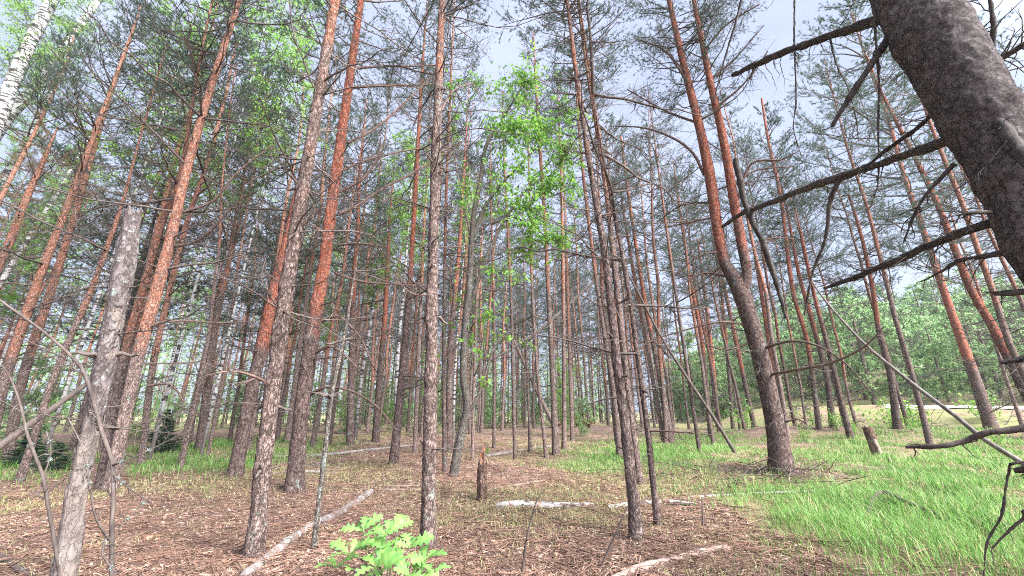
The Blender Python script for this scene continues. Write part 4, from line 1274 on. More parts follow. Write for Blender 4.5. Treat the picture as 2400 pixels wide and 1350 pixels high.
pole('leaning_pole', 'long bare grey pole slanting down to the right in front of the two leaning pines', 'dead trunk', (2450, 1130), [(2450, 1128, 16), (2400, 1088, 14), (2305, 1028, 12), (2240, 975, 11), (2140, 900, 9, .2), (2020, 800, 7, .4), (1935, 705, 5, .6), (1900, 655, 3, .7)], 'grey_pole', n=5, rough=.003)
pole('leaning_pole', 'thin dead pole slanting against the pines left of the forked pine', 'dead trunk', (1722, 1062), [(1724, 1063, 9), (1670, 975, 8), (1610, 885, 7), (1550, 790, 6), (1495, 685, 5), (1470, 640, 3)], 'dead_twig', n=14, l=.25)
pole('fallen_tree', 'pale barkless trunk hung up slanting across the thin middle pines', 'dead trunk', (1300, 1010), [(1150, 845, 5, .4), (1235, 795, 9, .2), (1310, 735, 9), (1385, 666, 7), (1440, 620, 4)], 'grey_pole', n=0)
pole('fallen_tree', 'pale peeled trunk falling left from the root plate behind the middle pines', 'dead trunk', (1300, 1003), [(1302, 1003, 13), (1270, 940, 11), (1235, 865, 9), (1200, 790, 6)], 'pale_stick', n=2)
pole('fallen_tree', 'dark dead trunk slanting up to the right at the frame edge behind the broken snag', 'dead trunk', (-150, 1160), [(-150, 1160, 22), (0, 1045, 18), (120, 960, 15), (210, 895, 11), (262, 858, 6)], 'dead_twig', n=6, l=.3, rough=.005, sides=20)
pole('birch_log', 'rotting birch log with peeling white and black bark lying right of the jagged stump', 'log', (1270, 1198), [(1166, 1192, 19), (1200, 1190, 22), (1260, 1190, 20), (1310, 1190, 17), (1390, 1188, 12)], 'birch_log', n=2, rough=.004, sides=28, ground=True, jag=.04)
pole('birch_log', 'white birch pole lying behind the two slender front pines', 'log', (1540, 1190), [(1425, 1192, 11), (1500, 1184, 14), (1570, 1181, 13), (1640, 1187, 9)], 'birch_log', n=0, rough=.003, sides=20, ground=True)
pole('birch_log', 'thin white birch stick half sunk in the grass below the forked pine', 'log', (1700, 1160), [(1612, 1167, 6), (1700, 1163, 7, .0), (1800, 1158, 7, .0), (1900, 1153, 6, .0), (1985, 1150, 5, .0)], 'birch_log', n=0, ground=True)
pole('fallen_log', 'grey lichen-speckled log lying on the needles between the lichened pine and the oak sapling', 'log', (700, 1260), [(570, 1362, 29), (640, 1305, 26), (690, 1266, 24), (750, 1230, 22), (800, 1205, 19), (868, 1158, 16)], 'grey_log', n=5, l=.12, rough=.006, sides=26, ground=True, jag=.03)
pole('fallen_log', 'pale peeling log lying on the needles at the bottom, right of the bare twigs', 'log', (1570, 1320), [(1420, 1375, 20), (1500, 1338, 22), (1570, 1322, 21), (1640, 1302, 19), (1710, 1286, 15)], 'pale_stick', n=4, l=.12, rough=.004, sides=20, ground=True)
pole('fallen_stick', 'curved dark stick bowed over the grass in the lower right', 'stick', (2080, 1182), [(2030, 1215, 6), (2055, 1188, 9, .08), (2080, 1180, 10, .1), (2140, 1203, 9, .08), (2230, 1225, 6, .03)], 'dead_twig', n=3, ground=True)
for lab, pts, mat in (('thin pale stick lying left of the jagged stump, above the grey log', [(842, 1155, 5), (862, 1142, 6), (930, 1142, 6), (1000, 1138, 4)], 'pale_stick'),
                      ('short pale stick just above the thick end of the grey log', [(885, 1150, 6), (940, 1150, 6), (975, 1148, 4)], 'pale_stick'),
                      ('crooked pale stick right of the jagged stump, pointing to the grass', [(1150, 1150, 6), (1180, 1143, 5), (1270, 1128, 4)], 'pale_stick'),
                      ('long straight reddish stick beside the grey log, reaching under the oak sapling', [(560, 1375, 6), (700, 1310, 6), (800, 1262, 5), (860, 1205, 4)], 'pale_stick'),
                      ('long reddish stick crossing below the oak sapling', [(640, 1352, 6), (740, 1318, 6), (820, 1260, 5), (830, 1215, 4)], 'pale_stick'),
                      ('grey branch lying across the needles behind the orange-red pine', [(640, 1112, 8), (720, 1108, 8), (790, 1110, 6)], 'grey_pole'),
                      ('thin fallen pole along the far grass left of the slender red-brown pine', [(640, 1072, 7), (740, 1070, 8), (850, 1058, 7), (970, 1045, 6)], 'grey_pole'),
                      ('fallen pole lying behind the twin poles at the jagged stump', [(1140, 1072, 9), (1200, 1062, 9), (1290, 1048, 8)], 'grey_pole'),
                      ('thin bare stick lying left of the lichened pine on brown needles', [(300, 1140, 5), (400, 1150, 5), (520, 1140, 4)], 'dead_twig'),
                      ('dark stick lying on brown needles below the white birch log', [(1290, 1245, 8), (1340, 1262, 8), (1375, 1272, 6)], 'dead_twig'),
                      ('grey stick pointing at the slender front pines from below', [(1370, 1300, 7), (1440, 1292, 7), (1520, 1278, 5)], 'dead_twig'),
                      ('short dark stick in the corner below the broken snag', [(-20, 1295, 14), (30, 1330, 13), (80, 1362, 11)], 'dead_twig'),
                      ('pale dry stick lying near the tilted stump', [(2085, 1075, 5), (2095, 1100, 5), (2098, 1120, 4)], 'pale_stick'),
                      ('small orange-brown bark piece left of the dead sapling on the needles', [(325, 1268, 14), (345, 1267, 16), (372, 1264, 12)], 'rot_wood')):
    pole('fallen_stick', lab, 'stick', pts[1][:2], pts, mat, group='sticks lying on the forest floor', sides=8, n=3, l=.12, ground=True)
# dead sapling pole and bare upright twigs
tt_ = pine('dead grey sapling pole standing in front of the orange-red pine', [(735, 1292, 21), (745, 1200, 18), (760, 1075, 17), (780, 915, 14), (805, 800, 13), (822, 700, 9), (838, 600, 5)], has_crown=False, bark='willow_bark', org=(9, 12), ndead=12, dl=(.3, .8), name='dead_sapling', cat='dead tree', group=None, stubs=3, dstart=.5, flare=1.1)
for lab, pts in (('bare upright twig in front of the birch log, bending right at its tip', [(1222, 1352, 7), (1235, 1260, 6), (1250, 1200, 5), (1262, 1165, 4), (1277, 1148, 3)]),
                 ('bare dark twig leaning towards the slender front pine', [(1405, 1335, 5), (1430, 1280, 5), (1452, 1230, 4), (1472, 1185, 3)]),
                 ('thin upright dry stem in front of the right-hand grass', [(1648, 1240, 3), (1647, 1200, 3), (1645, 1165, 2)])):
    pole('bare_twig', lab, 'twig', pts[0][:2], pts, 'dead_twig', n=3, l=.1, sides=6, jag=0)

# ------------------------------------------------------------------ lichened bare shrub at the left edge
bH = gp(262, 1420)
tH = thing('bare_shrub', 'leafless shrub with lichen tufts, dark arching stems before the broken snag', 'shrub', bH)
gH = np.random.default_rng(12)
for pts in ([(262, 1425, 16), (262, 1250, 14), (266, 1150, 13), (262, 1080, 13), (238, 1010, 12), (212, 915, 12), (190, 860, 11), (160, 828, 9), (95, 772, 8), (0, 704, 7), (-60, 660, 5)],
            [(150, 1420, 14, .1), (138, 1330, 12, .1), (112, 1180, 11, .1), (98, 1110, 10, .1), (66, 1025, 9, .1), (42, 930, 7, .1), (15, 870, 5, .1), (-10, 840, 4, .1)],
            [(256, 1265, 9), (225, 1215, 7, -.1), (212, 1150, 6, -.15), (200, 1075, 5, -.2), (190, 1040, 4, -.2), (160, 980, 3, -.2)],
            [(262, 1090, 7), (300, 1078, 5, -.1), (350, 1055, 4, -.1), (420, 1020, 2, -.1)], [(250, 1255, 7), (240, 1300, 6, -.1), (275, 1345, 5, -.2)],
            [(270, 1250, 5, .1), (300, 1215, 4, .1), (335, 1180, 3, .1)], [(238, 1005, 6), (220, 960, 4, .1), (290, 950, 3, .2), (300, 935, 2, .2)],
            [(170, 850, 5), (100, 815, 4, .1), (40, 790, 3, .1), (0, 775, 2, .1)], [(100, 1120, 5, .1), (120, 1060, 4, .1), (108, 1010, 3, .1)], [(262, 1110, 5), (310, 1150, 4, -.1), (350, 1175, 2, -.1)]):
    limb(tH, bH, [{'mat': 'dead_twig', 'n': 5, 'l': .16, 'grav': 0, 'name': 'stem'}] + pts, gH)
    P = catmull(trace(pts, bH), .04)
    for _ in range(2):
        i = gH.integers(len(P) // 4, len(P)); mb = MB(); c = P[i, :3] - bH
        k = 40; e = c + gH.normal(size=(k, 3)) * .006
        prisms(mb, np.repeat(c[None], k, 0), e, .0016, .0012)
        obj('lichen', mb.mesh('lichen', [M.setdefault('lichen', NT('lichen').surface((.21, .26, .23), 1.0))]), tH)

# ------------------------------------------------------------------ oak sapling
def oak_leaf_mesh(seed):
    g = np.random.default_rng(seed); mb = MB()
    n = 49; x = np.linspace(0, 1, n)
    env = .30 * np.sin(np.clip(x, 0, 1) ** 1.25 * math.pi) ** .8 * (.55 + .65 * x)
    lobe = 1 + .42 * np.cos(2 * math.pi * (x * 4.2 + g.uniform(-.1, .1)))
    hw = np.maximum(env * lobe * .82, .006); hw[0] = .006; hw[-1] = .01
    zc = -.22 * x ** 2 + .06 * np.sin(3 * x)
    L = np.stack([x + hw * .25, hw, zc + hw * .18 + .012 * np.sin(25 * x)], -1); Rr = np.stack([x + hw * .25, -hw * g.uniform(.85, 1.1), zc + hw * .18 - .012 * np.sin(22 * x)], -1); C = np.stack([x, 0 * x, zc], -1)
    V = np.concatenate([L, C, Rr]); q = []
    for i in range(n - 1):
        q += [(i, n + i, n + i + 1, i + 1), (n + i, 2 * n + i, 2 * n + i + 1, n + i + 1)]
    mb.add(V, q, a=np.concatenate([g.random() * .8 + .08 * np.sin(40 * x), np.full(n, 1.0), g.random() * .8 + .08 * np.sin(40 * x)]))
    st = np.array([[-.12, 0, 0], [0, 0, 0], [.5, 0, zc[n // 2] - .004]]); prisms(mb, st[:-1], st[1:], .008, .006, 0, .9)
    return mb.mesh('oak_leaf', [M['oak_leaf']])


OAK = [oak_leaf_mesh(i) for i in range(7)]
bO = gp(905, 1425)
tO = thing('oak_sapling', 'small oak sapling with bright green lobed leaves at the bottom edge', 'oak sapling', bO)
gO = np.random.default_rng(21)
tips = []
for k, (u, v, dd) in enumerate(((905, 1255, 0), (850, 1245, .05), (820, 1300, -.08), (960, 1285, .0), (1000, 1310, -.05), (930, 1240, .12), (880, 1330, -.15), (790, 1330, .0), (960, 1350, -.12), (905, 1290, .05), (860, 1290, .1), (1010, 1345, .05))):
    p = plane_pt(u, v, bO, dd) - bO; h = np.array([p[0] * .25, p[1] * .25, p[2] * .45])
    P = catmull(np.array([[0, 0, -.03], h, .55 * h + .45 * p + [0, 0, .03], p]), .03)
    mb = MB(); tube(mb, P, np.linspace(.006, .002, len(P)), 6); obj('stem', mb.mesh('stem', [M['dead_twig']]), tO)
    d = norm(P[-1] - P[-3])
    for q in range(6):
        i = len(P) - 1 - int(q > 3) * int(gO.integers(2, max(3, len(P) // 2)))
        az = q * 1.26 + gO.uniform(-.4, .4)
        dv = norm(np.array([math.cos(az), math.sin(az), gO.uniform(-.15, .55)]) + .5 * d)
        x = Vector(dv); z = Vector((0, 0, 1)) + Vector(gO.normal(size=3) * .45) + Vector((0, -.5, 0)); y = z.cross(x).normalized(); z = x.cross(y)
        m3 = Matrix((x, y, z)).transposed()
        obj('leaf', OAK[int(gO.integers(0, 7))], tO, P[i], m3.to_quaternion(), gO.uniform(.085, .14))

# words for the order of look-alikes
ORD = 'first second third fourth fifth sixth seventh eighth ninth tenth eleventh twelfth thirteenth fourteenth fifteenth sixteenth seventeenth eighteenth nineteenth twentieth'.split() + [t_ + w for t_ in ('twenty-', 'thirty-', 'forty-') for w in 'first second third fourth fifth sixth seventh eighth ninth'.split()]

# ------------------------------------------------------------------ young spruces and green shoots
def spruce_mesh(seed, H=1.3, RR=.6):
    g = np.random.default_rng(seed); mb = MB(); A, B, tp, td = [], [], [], []
    z = .08
    while z < H:
        L = RR * (1 - z / H) + .04
        for k in range(10):
            az = g.uniform(0, 6.28); d = np.array([math.cos(az), math.sin(az), g.uniform(-.3, .35)]); e = np.array([0, 0, z]) + d * L * g.uniform(.7, 1.1)
            A.append([0, 0, z]); B.append(e)
            for f in np.linspace(.2, 1, 7):
                p = np.array([0, 0, z]) + (e - [0, 0, z]) * f
                for sgn in (-1, 1):
                    s = np.cross(d, [0, 0, 1.0]) * sgn; q = p + (s + d * .7) * L * .28 * (1.1 - f * .7)
                    A.append(p); B.append(q)
                    for w in (.4, .7, 1): tp.append(p + (q - p) * w); td.append(q - p)
                tp.append(p); td.append(d)
        z += .085
    prisms(mb, A, B, .004, .002, 0); prisms(mb, [[0, 0, -.1]], [[0, 0, H]], .02, .004, 0)
    needles(mb, tp, td, 12, .04, .006, 1.3, 1, g, .06)
    return mb.mesh('spruce_foliage', [M['dead_twig'], M['spruce']])


SPR = [spruce_mesh(1), spruce_mesh(2, 1.0, .7)]
for (u, v, s, k, lab) in ((372, 1062, .8, 0, 'young dark spruce on the grass strip left of the lichened pine'), (120, 1105, .5, 1, 'low dark spruce by the feet of the leaning red pines'), (55, 1092, .6, 0, 'small dark spruce at the frame edge beside the low one')):
    b = gp(u, v); t = thing('young_spruce', lab, 'spruce', b); obj('foliage', SPR[k], t, (0, 0, 0), (0, 0, u), s)


def shoot_mesh(seed, H=.7, n=170, size=.075):
    g = np.random.default_rng(seed); mb = MB(); A, B, lp, ld = [], [], [], []
    for k in range(7):
        d = norm(np.array([g.normal() * .45, g.normal() * .45, 1])); e = d * H * g.uniform(.6, 1); A.append([0, 0, -.05]); B.append(e)
        m_ = n // 7; f = g.uniform(.3, 1.03, (m_, 1)); lp.append(e * f + g.normal(size=(m_, 3)) * .05); ld.append(norm(g.normal(size=(m_, 3)) + [0, 0, .1]))
    prisms(mb, A, B, .005, .002, 0); leaves(mb, np.concatenate(lp), np.concatenate(ld), size, .5, 1, g, droop=.2)
    return mb.mesh('shoot_foliage', [M['dead_twig'], M['bright_leaf']])


SH = [shoot_mesh(i) for i in range(3)]
for k, (u, v, s, lab) in enumerate(((1965, 1010, 1.2, 'fresh green leafy shoots around the foot of the slim pine beside the tilted stump'), (2005, 1020, .8, 'smaller clump of fresh shoots just left of the tilted stump'), (2340, 1045, .8, 'bright leafy plant in the grass under the low dead limb'),
                                    (1830, 940, .5, 'pale green shoot on the far side of the forked pine'), (1885, 1035, .8, 'low leafy plant in the grass right of the forked pine'), (1100, 1005, .9, 'small leafy sapling behind the thin snag by the willow'), (1140, 1068, .35, 'tiny leafy seedling beside the fallen pole at the stump'), (325, 1030, 1.3, 'light green leafy bush behind the stout red pine'),
                                    (2140, 1010, .8, 'leafy plant in front of the earth bank right of the upright grey pine'))):
    b = gp(u, v); t = thing('leafy_shoot', lab, 'plant', b); obj('foliage', SH[k % 3], t, (0, 0, 0), (0, 0, k * 1.7), s)

gU = np.random.default_rng(61)
for k in range(22):
    tt = -7 + 34 * (k + gU.random()) / 22; s_ = gU.uniform(23.5, 31); x = .62 * s_ + .785 * tt; y = .785 * s_ - .62 * tt
    b = np.array([x, y, float(ground_z(x, y))])
    t = thing('leafy_bush', ORD[k] + ' low pale green bush from left along the earth bank before the road', 'bush', b, 'bushes along the earth bank')
    obj('foliage', SH[k % 3], t, (0, 0, 0), (0, 0, k * 2.1), gU.uniform(1.3, 2.6))

for k in range(34):
    az = R(-57 + 68 * (k + gU.random()) / 34); d_ = gU.uniform(17, 38); x, y = d_ * math.sin(az), d_ * math.cos(az)
    b = np.array([x, y, float(ground_z(x, y))]); sc = gU.uniform(.3, .72)
    t = thing('understory_bush', ORD[k] + ' pale green leafy bush from left among the far pine trunks', 'bush', b, 'leafy bushes among the far trunks')
    obj('foliage', LEAFY_B[k % 2] if k % 3 else HILL[k % 2], t, (0, 0, 0), (0, 0, k * 1.3), sc * (1 if k % 3 else .7))

# ------------------------------------------------------------------ uprooted root plates and brush heap
def root_plate(label, u, v, s, seed):
    b = gp(u, v); g = np.random.default_rng(seed); t = thing('root_plate', label, 'uprooted roots', b); mb = MB()
    for k in range(46):
        an = g.uniform(0, math.pi); d = np.array([math.cos(an), g.normal() * .3, abs(math.sin(an))]); P = [np.array([0, 0, .12 * s])]
        for q in range(5):
            d = norm(d + .3 * g.normal(size=3)); P.append(P[-1] + d * s * .14)
        P = np.array(P); P[:, 2] = np.maximum(P[:, 2], 0.0); tube(mb, P, np.linspace(.035, .006, 6) * s, 5)
    obj('roots', mb.mesh('roots', [M['rot_wood']]), t)
    mb = MB(); th = np.linspace(0, math.pi, 14); P = np.stack([.34 * s * np.cos(th), 0 * th, .1 * s + .3 * s * np.sin(th) * .6], -1); tube(mb, P, .12 * s * (.4 + np.sin(th)), 10, rough=.02, fscale=8); obj('soil', mb.mesh('soil', [M['earth']]), t)


root_plate('reddish uprooted root plate on the needles behind the tall flaky pine', 1366, 1003, 1.15, 5)
root_plate('smaller root plate beside the pale peeled fallen trunk', 1302, 1002, .7, 6)
gR = np.random.default_rng(31)
for lab, u, v, n, sp in (('heap of dead brush behind the pencil-thin pine', 1172, 1004, 70, 1.5), ('low heap of dead brush behind the lichened pine', 690, 1012, 60, 1.4), ('low tangle of twigs behind the upright grey pine', 2160, 1000, 60, 2.2), ('dead twigs piled round the foot of the forked pine, left side', 1690, 1118, 70, 1.3), ('dead twigs piled below the forked pine, right side', 1880, 1120, 60, .9)):
    b = gp(u, v); t = thing('brush_heap', lab, 'brush heap', b); mb = MB(); A, B = [], []
    for k in range(n):
        p = np.array([gR.normal() * sp * .5, gR.normal() * .4, abs(gR.normal()) * (.2 if v < 1050 else .05)]); d = norm(np.array([gR.normal(), gR.normal() * .6, gR.normal() * (.3 if v < 1050 else .12)])); l = gR.uniform(.4, 1.4) * (1 if v < 1050 else .6)
        m_ = p + d * l * .5 + gR.normal(size=3) * .05; A += [p, m_]; B += [m_, m_ + norm(d + .4 * gR.normal(size=3)) * l * .5]
    prisms(mb, A, B, .012 if v < 1050 else .006, .007 if v < 1050 else .004); obj('brush', mb.mesh('twigs', [M['dead_twig']]), t)

# ------------------------------------------------------------------ stand of pines behind
FAR_TRUNK = []
for k in range(6):
    g = np.random.default_rng(70 + k); n = 12; z = np.linspace(-.1, 13, n)
    P = np.stack([.10 * np.cumsum(g.normal(size=n)) * .5, .10 * np.cumsum(g.normal(size=n)) * .5, z], -1); P[:, :2] -= P[0, :2]
    r = np.interp(z, [-.1, .3, 6.5, 13], [.095, .074, .055, .012]); h0 = g.uniform(1.6, 4.2)
    P = catmull(np.column_stack([P, r]), .5); mb = MB(); tube(mb, P[:, :3], P[:, 3], 9, a=np.interp(P[:, 2], [h0, h0 + 1.4], [0, 1])); FAR_TRUNK.append((mb.mesh('trunk', [M['pine_bark_slim']]), P))

gF = np.random.default_rng(99)
placed = [(o.location.x, o.location.y) for o in COL.objects if o.parent is None and o.get('category') in ('pine tree', 'birch tree', 'dead tree', 'willow')]
LAND = [(-51, 'the leaning red pair'), (-43, 'the broken snag'), (-31, 'the lichened pine'), (-24, 'the orange-red pine'), (-15, 'the slender red-brown pine'), (-9.5, 'the straight centre pine'), (-4.5, 'the willow'), (2, 'the jagged stump'), (7.5, 'the root plate'), (16, 'the tall flaky pine'), (23, 'the slanting dead pole'), (31, 'the forked pine'), (38, 'the tilted stump'), (44, 'the upright grey pine'), (50, 'the left leaning pine')]
far = []
tries = 0
while len(far) < 190 and tries < 20000:
    tries += 1
    az = R(gF.uniform(-56, 56)); d = 9 + 38 * gF.random() ** .8
    x, y = d * math.sin(az), d * math.cos(az)
    s = x * .62 + y * .785
    if x / y > .42 and s > 29.5: continue
    if az > R(30) and gF.random() < .72: continue
    if -R(2) < az < R(3) and d < 15: continue
    md = .9 if d > 12 else 1.5
    if any((x - a) ** 2 + (y - b) ** 2 < md * md for a, b in placed): continue
    placed.append((x, y)); far.append((math.degrees(az), d, x, y))
far.sort()
cnt = {}
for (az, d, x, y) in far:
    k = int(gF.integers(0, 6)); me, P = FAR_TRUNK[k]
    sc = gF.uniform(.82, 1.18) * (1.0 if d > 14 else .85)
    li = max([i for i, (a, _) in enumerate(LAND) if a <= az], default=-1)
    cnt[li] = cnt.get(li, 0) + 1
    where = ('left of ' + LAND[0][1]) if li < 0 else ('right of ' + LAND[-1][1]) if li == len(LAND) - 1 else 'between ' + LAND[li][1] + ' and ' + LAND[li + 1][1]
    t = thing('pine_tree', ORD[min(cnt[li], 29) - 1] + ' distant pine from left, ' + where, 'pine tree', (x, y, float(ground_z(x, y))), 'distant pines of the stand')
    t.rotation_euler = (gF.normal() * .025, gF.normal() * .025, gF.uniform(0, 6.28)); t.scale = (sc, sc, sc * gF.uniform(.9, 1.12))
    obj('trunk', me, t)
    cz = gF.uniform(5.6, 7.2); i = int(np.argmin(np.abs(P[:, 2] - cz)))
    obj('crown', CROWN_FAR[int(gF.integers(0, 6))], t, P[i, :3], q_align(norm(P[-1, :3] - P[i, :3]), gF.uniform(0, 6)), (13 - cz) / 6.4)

# broad dark crowns behind the red pines on the left
for (u, v, lab, cz, s) in ((560, 1040, 'dark dense spruce-like tree filling the gap behind the stout red pine', 3.6, 1.0), (200, 1060, 'dark dense tree behind the leaning red pair', 3.0, 1.0)):
    b = gp(u, v); t = thing('spruce_tree', lab, 'spruce', b)
    mb = MB(); P = catmull(np.array([[0, 0, -.1, .12], [.02, 0, 3, .1], [0, .03, 6, .07], [0, 0, cz + 5.2 * s, .015]]), .3); tube(mb, P[:, :3], P[:, 3], 12); obj('trunk', mb.mesh('trunk', [M['dark_bark']]), t)
    obj('crown', CROWN_DARK[1], t, (0, 0, cz), (0, 0, u), s)

# trees of the wooded slope behind the sandy road
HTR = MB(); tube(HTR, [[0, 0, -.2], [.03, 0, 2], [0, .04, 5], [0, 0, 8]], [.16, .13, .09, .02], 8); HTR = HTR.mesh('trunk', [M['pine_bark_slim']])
gK = np.random.default_rng(17); hill = []
while len(hill) < 125:
    s = gK.uniform(36.5, 66); tt = gK.uniform(-16, 48); x = .62 * s + .785 * tt; y = .785 * s - .62 * tt
    if y < 6 or not .38 < x / y < 2.2: continue
    if any((x - a) ** 2 + (y - b) ** 2 < 4.2 for a, b, _ in hill): continue
    hill.append((x, y, s))
hill.sort(key=lambda h: h[0] / h[1])
HK = ['forked pine', 'tilted stump', 'upright grey pine', 'left leaning pine', 'huge trunk']
for i, (x, y, s) in enumerate(hill):
    con = i % 4 == 1
    az = math.degrees(math.atan2(x, y)); li = 0 if az < 36 else 1 if az < 42 else 2 if az < 47 else 3 if az < 53 else 4
    key = ('h', li, con); cnt[key] = cnt.get(key, 0) + 1
    t = thing('slope_pine' if con else 'slope_tree', f"{ORD[cnt[key] - 1]} {'pine' if con else 'pale leafy tree'} from left on the road slope behind the {HK[li]}", 'pine tree' if con else 'leafy tree', (x, y, float(ground_z(x, y))), 'trees on the slope beyond the road')
    sc = gK.uniform(.6, 1.0); t.scale = (sc, sc, sc); t.rotation_euler = (0, 0, gK.uniform(0, 6))
    obj('trunk', HTR, t)
    if con: obj('crown', CROWN_FAR[i % 6], t, (0, 0, 1.8), None, 1.0)
    else: obj('crown', HILL[i % 3], t, (0, 0, .35), None, 1.2)

# far woodland that reads as one mass behind the stand
gD = np.random.default_rng(77)
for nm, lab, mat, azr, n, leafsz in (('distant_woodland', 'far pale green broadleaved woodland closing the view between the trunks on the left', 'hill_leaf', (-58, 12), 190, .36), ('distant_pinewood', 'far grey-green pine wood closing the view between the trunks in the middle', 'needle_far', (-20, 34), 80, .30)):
    mb = MB(); A, B = [], []; lp, ld = [], []
    for k in range(n):
        az = R(gD.uniform(*azr)); d = gD.uniform(40, 76); x, y = d * math.sin(az), d * math.cos(az); z = float(ground_z(x, y)); h = gD.uniform(7, 13); w = gD.uniform(1.3, 2.4)
        A.append([x, y, z - .3]); B.append([x, y, z + h * .95])
        m_ = int(gD.integers(90, 170)); f = gD.random(m_) ** .8; f = np.where(gD.random(m_) < .22, f * .25, f); rr = w * np.interp(f, [0, .1, .4, .8, 1], [1.3, .6, 1, .7, .1]) * np.sqrt(gD.random(m_)); an = gD.uniform(0, 6.28, m_)
        lp.append(np.stack([x + rr * np.cos(an), y + rr * np.sin(an), z + .1 + h * f], -1)); ld.append(gD.normal(size=(m_, 3)))
    prisms(mb, A, B, .11, .03, 0); leaves(mb, np.concatenate(lp), np.concatenate(ld), leafsz, .7, 1, gD, droop=.2)
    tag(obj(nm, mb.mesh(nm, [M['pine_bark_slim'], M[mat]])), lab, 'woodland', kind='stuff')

# ------------------------------------------------------------------ grass, litter, twigs
def scatter(n, dmin, dmax, g, az=58.0, pw=1.0):
    """ground points thinning out with distance (about 1/d² per square metre)"""
    u = g.random(n) ** pw
    d = dmin * (dmax / dmin) ** u
    a = np.radians(g.uniform(-az, az, n))
    return d * np.sin(a), d * np.cos(a), d


def blades(mb, x, y, d, h, w, g, m=0, lean=.5):
    k = len(x); z = ground_z(x, y) - .01
    P0 = np.stack([x, y, z], -1); an = g.uniform(0, 6.283, k); dr = np.stack([np.cos(an), np.sin(an), 0 * an], -1)
    ln = lean * g.uniform(.3, 1.3, (k, 1)); h = h[:, None]
    P1 = P0 + dr * h * ln * .22 + [0, 0, 1] * h * .5; P2 = P0 + dr * h * ln * .9 + [0, 0, 1] * h * (.93 - .22 * ln)
    bn = an + math.pi / 2 + g.normal(size=k) * .5; s = np.stack([np.cos(bn), np.sin(bn), 0 * bn], -1) * (w * .5)[:, None]
    V = np.stack([P0 - s, P0 + s, P1 - s * .8, P1 + s * .8, P2], 1)
    o = np.arange(k)[:, None] * 5
    mb.add(V.reshape(-1, 3), quads=np.array([[0, 1, 3, 2]]) + o, tris=np.array([[2, 3, 4]]) + o, m=m, a=np.repeat(g.random(k), 5))


gG = np.random.default_rng(5); mb = MB()
x, y, d = scatter(620000, 1.5, 24, gG)
k = grass_mask(x + gG.normal(size=len(x)) * (.28 + .035 * d), y + gG.normal(size=len(x)) * (.22 + .045 * d)) > 0
k &= gG.random(len(x)) < np.where(d < 5, .36, .9)
k &= (fbm(x, y, .9, 2.0) + .5 * fbm(x, y, 2.6, 1.0) + .45 * fbm(x, y, 6.1, 4.0) + .3 * gG.normal(size=len(x)) > .12 - .25 * sstep(4, 7, d))
x, y, d = x[k], y[k], d[k]
pt = .6 + .5 * np.clip(fbm(x, y, .8, 5.0) + .4, 0, 1.2)
blades(mb, x, y, d, gG.uniform(.05, .24, len(x)) * pt, .0018 + .0009 * d, gG, lean=.8)
x, y, d = scatter(26000, 1.4, 9, gG); k = (grass_mask(x, y) > 0) & (fbm(x, y, 1.6, 3.0) > .05); x, y, d = x[k], y[k], d[k]
blades(mb, x, y, d, gG.uniform(.18, .36, len(x)), .0022 + .0006 * d, gG, lean=1.15)
x, y, d = scatter(90000, 1.8, 16, gG); k = (grass_mask(x, y) < 1) & (fbm(x, y, .7, 8.0) + .8 * fbm(x, y, 3.1, 2.0) > 1.0); x, y, d = x[k], y[k], d[k]
blades(mb, x, y, d, gG.uniform(.03, .10, len(x)), .0016 + .0008 * d, gG, lean=1.0)
tag(obj('grass', mb.mesh('grass', [M['grass']])), 'tall fresh green grass growing in patches under the pines', 'grass', kind='stuff')
mb = MB(); x, y, d = scatter(220000, 1.4, 22, gG)
k = fbm(x, y, .55) + .35 * gG.normal(size=len(x)) > .12 + .5 * (d < 4)
x, y, d = x[k], y[k], d[k]
blades(mb, x, y, d, gG.uniform(.03, .11, len(x)), .002 + .0008 * d, gG, lean=1.3)
tag(obj('low_grass', mb.mesh('low_grass', [M['dry_grass']])), 'short yellowish grass and moss sprouting thinly through the needle litter', 'grass', kind='stuff')
# litter: dry needles, strands and bark flakes
mb = MB(); x, y, d = scatter(230000, 1.3, 16, gG)
k = (grass_mask(x, y) < .5) | (gG.random(len(x)) < .12); x, y, d = x[k], y[k], d[k]; n = len(x)
an = gG.uniform(0, 6.283, n); L = gG.uniform(.015, .06, n) * (1 + .04 * d); w = gG.uniform(.0008, .0021, n) * (1 + .25 * d)
dr = np.stack([np.cos(an), np.sin(an), gG.normal(size=n) * .12], -1); sd = np.stack([-np.sin(an), np.cos(an), gG.normal(size=n) * .5], -1)
P = np.stack([x, y, ground_z(x, y) + gG.uniform(.004, .022, n)], -1); mid = P + sd * (gG.normal(size=n) * .08 * L)[:, None] + [0, 0, .004]
h = dr * L[:, None] * .5; s = sd * w[:, None] * .5
V = np.stack([P - h - s, P - h + s, mid + s, mid - s, P + h + s, P + h - s], 1); o = np.arange(n)[:, None, None] * 6
mb.add(V.reshape(-1, 3), quads=(np.array([[0, 1, 2, 3], [3, 2, 4, 5]])[None] + o).reshape(-1, 4), a=np.repeat(gG.random(n) ** 1.4, 6))
x, y, d = scatter(60000, 1.3, 14, gG); k = (grass_mask(x, y) < .5); x, y, d = x[k], y[k], d[k]; n = len(x)
P = np.stack([x, y, ground_z(x, y) + .012], -1)
leaves(mb, P, gG.normal(size=(n, 3)) * [1, 1, .25], gG.uniform(.012, .04, (n, 1)), .6, 0, gG, droop=0)
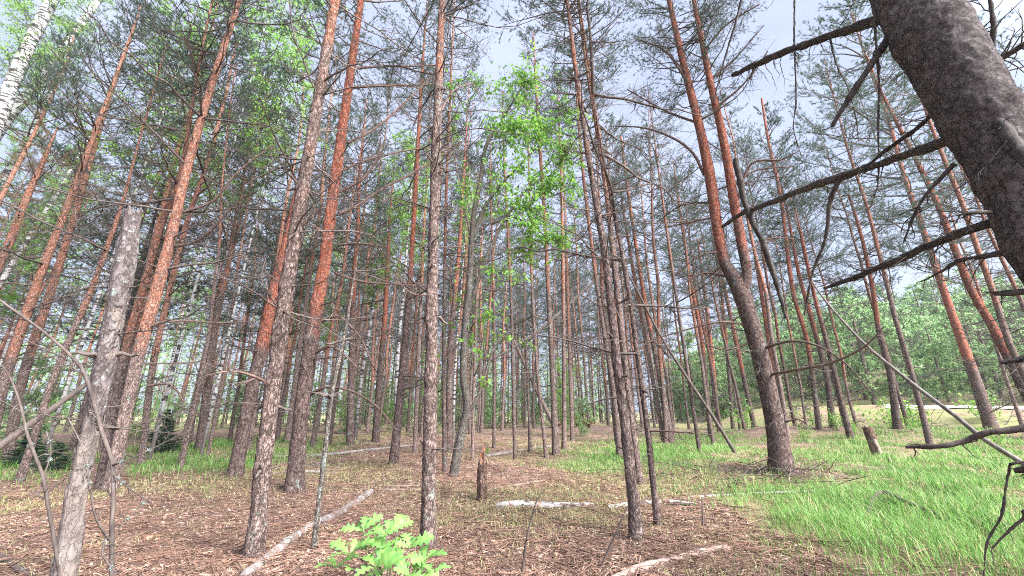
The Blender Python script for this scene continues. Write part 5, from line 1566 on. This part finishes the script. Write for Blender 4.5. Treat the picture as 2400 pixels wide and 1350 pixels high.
tag(obj('needle_litter', mb.mesh('needle_litter', [M['litter']])), 'reddish brown carpet of dry needles, strands and bark flakes on the forest floor', 'needle litter', kind='stuff')
mb = MB(); x, y, d = scatter(15000, 1.4, 20, gG); k = (grass_mask(x, y) < .5) | (gG.random(len(x)) < .25); x, y, d = x[k], y[k], d[k]; n = len(x)
an = gG.uniform(0, 6.283, n); L = gG.uniform(.12, .6, n); r = gG.uniform(.0014, .0042, n) * (1 + .03 * d)
A = np.stack([x, y, ground_z(x, y) + gG.uniform(.005, .04, n)], -1); dv = np.stack([np.cos(an), np.sin(an), gG.normal(size=n) * .06], -1)
B = A + dv * L[:, None] * .5; an2 = an + gG.normal(size=n) * .35; C = B + np.stack([np.cos(an2), np.sin(an2), gG.normal(size=n) * .06], -1) * L[:, None] * .5
prisms(mb, A, B, r, r * .8); prisms(mb, B, C, r * .8, r * .5)
an3 = an + gG.choice([-1, 1], n) * .8; prisms(mb, B, B + np.stack([np.cos(an3), np.sin(an3), abs(gG.normal(size=n)) * .15], -1) * L[:, None] * .3, r * .6, r * .3)
mb.at = [np.repeat(gG.random(len(a) // 6), 6).astype(np.float32) * .5 for a in mb.at]
tag(obj('twig_litter', mb.mesh('twig_litter', [M['litter']])), 'countless small dry twigs strewn over the forest floor', 'twigs', kind='stuff')

# ------------------------------------------------------------------ air
mb = MB()
hx0, hx1, hy0, hy1, hz0, hz1 = -95, 110, -14, 120, -8.0, 32.0
V = np.array([[x, y, z] for z in (hz0, hz1) for y in (hy0, hy1) for x in (hx0, hx1)], float)
mb.add(V, [(0, 2, 3, 1), (4, 5, 7, 6), (0, 1, 5, 4), (2, 6, 7, 3), (0, 4, 6, 2), (1, 3, 7, 5)])
hz = NT('haze'); pv = hz.node('ShaderNodeVolumePrincipled', {'Color': (.90, .95, 1.0, 1), 'Density': 0.0006, 'Anisotropy': .2}); hz.l.new(pv.outputs[0], hz.out.inputs['Volume'])
tag(obj('haze', mb.mesh('haze', [hz.mat], smooth=False)), 'thin pale haze between the trees', 'haze', kind='stuff')
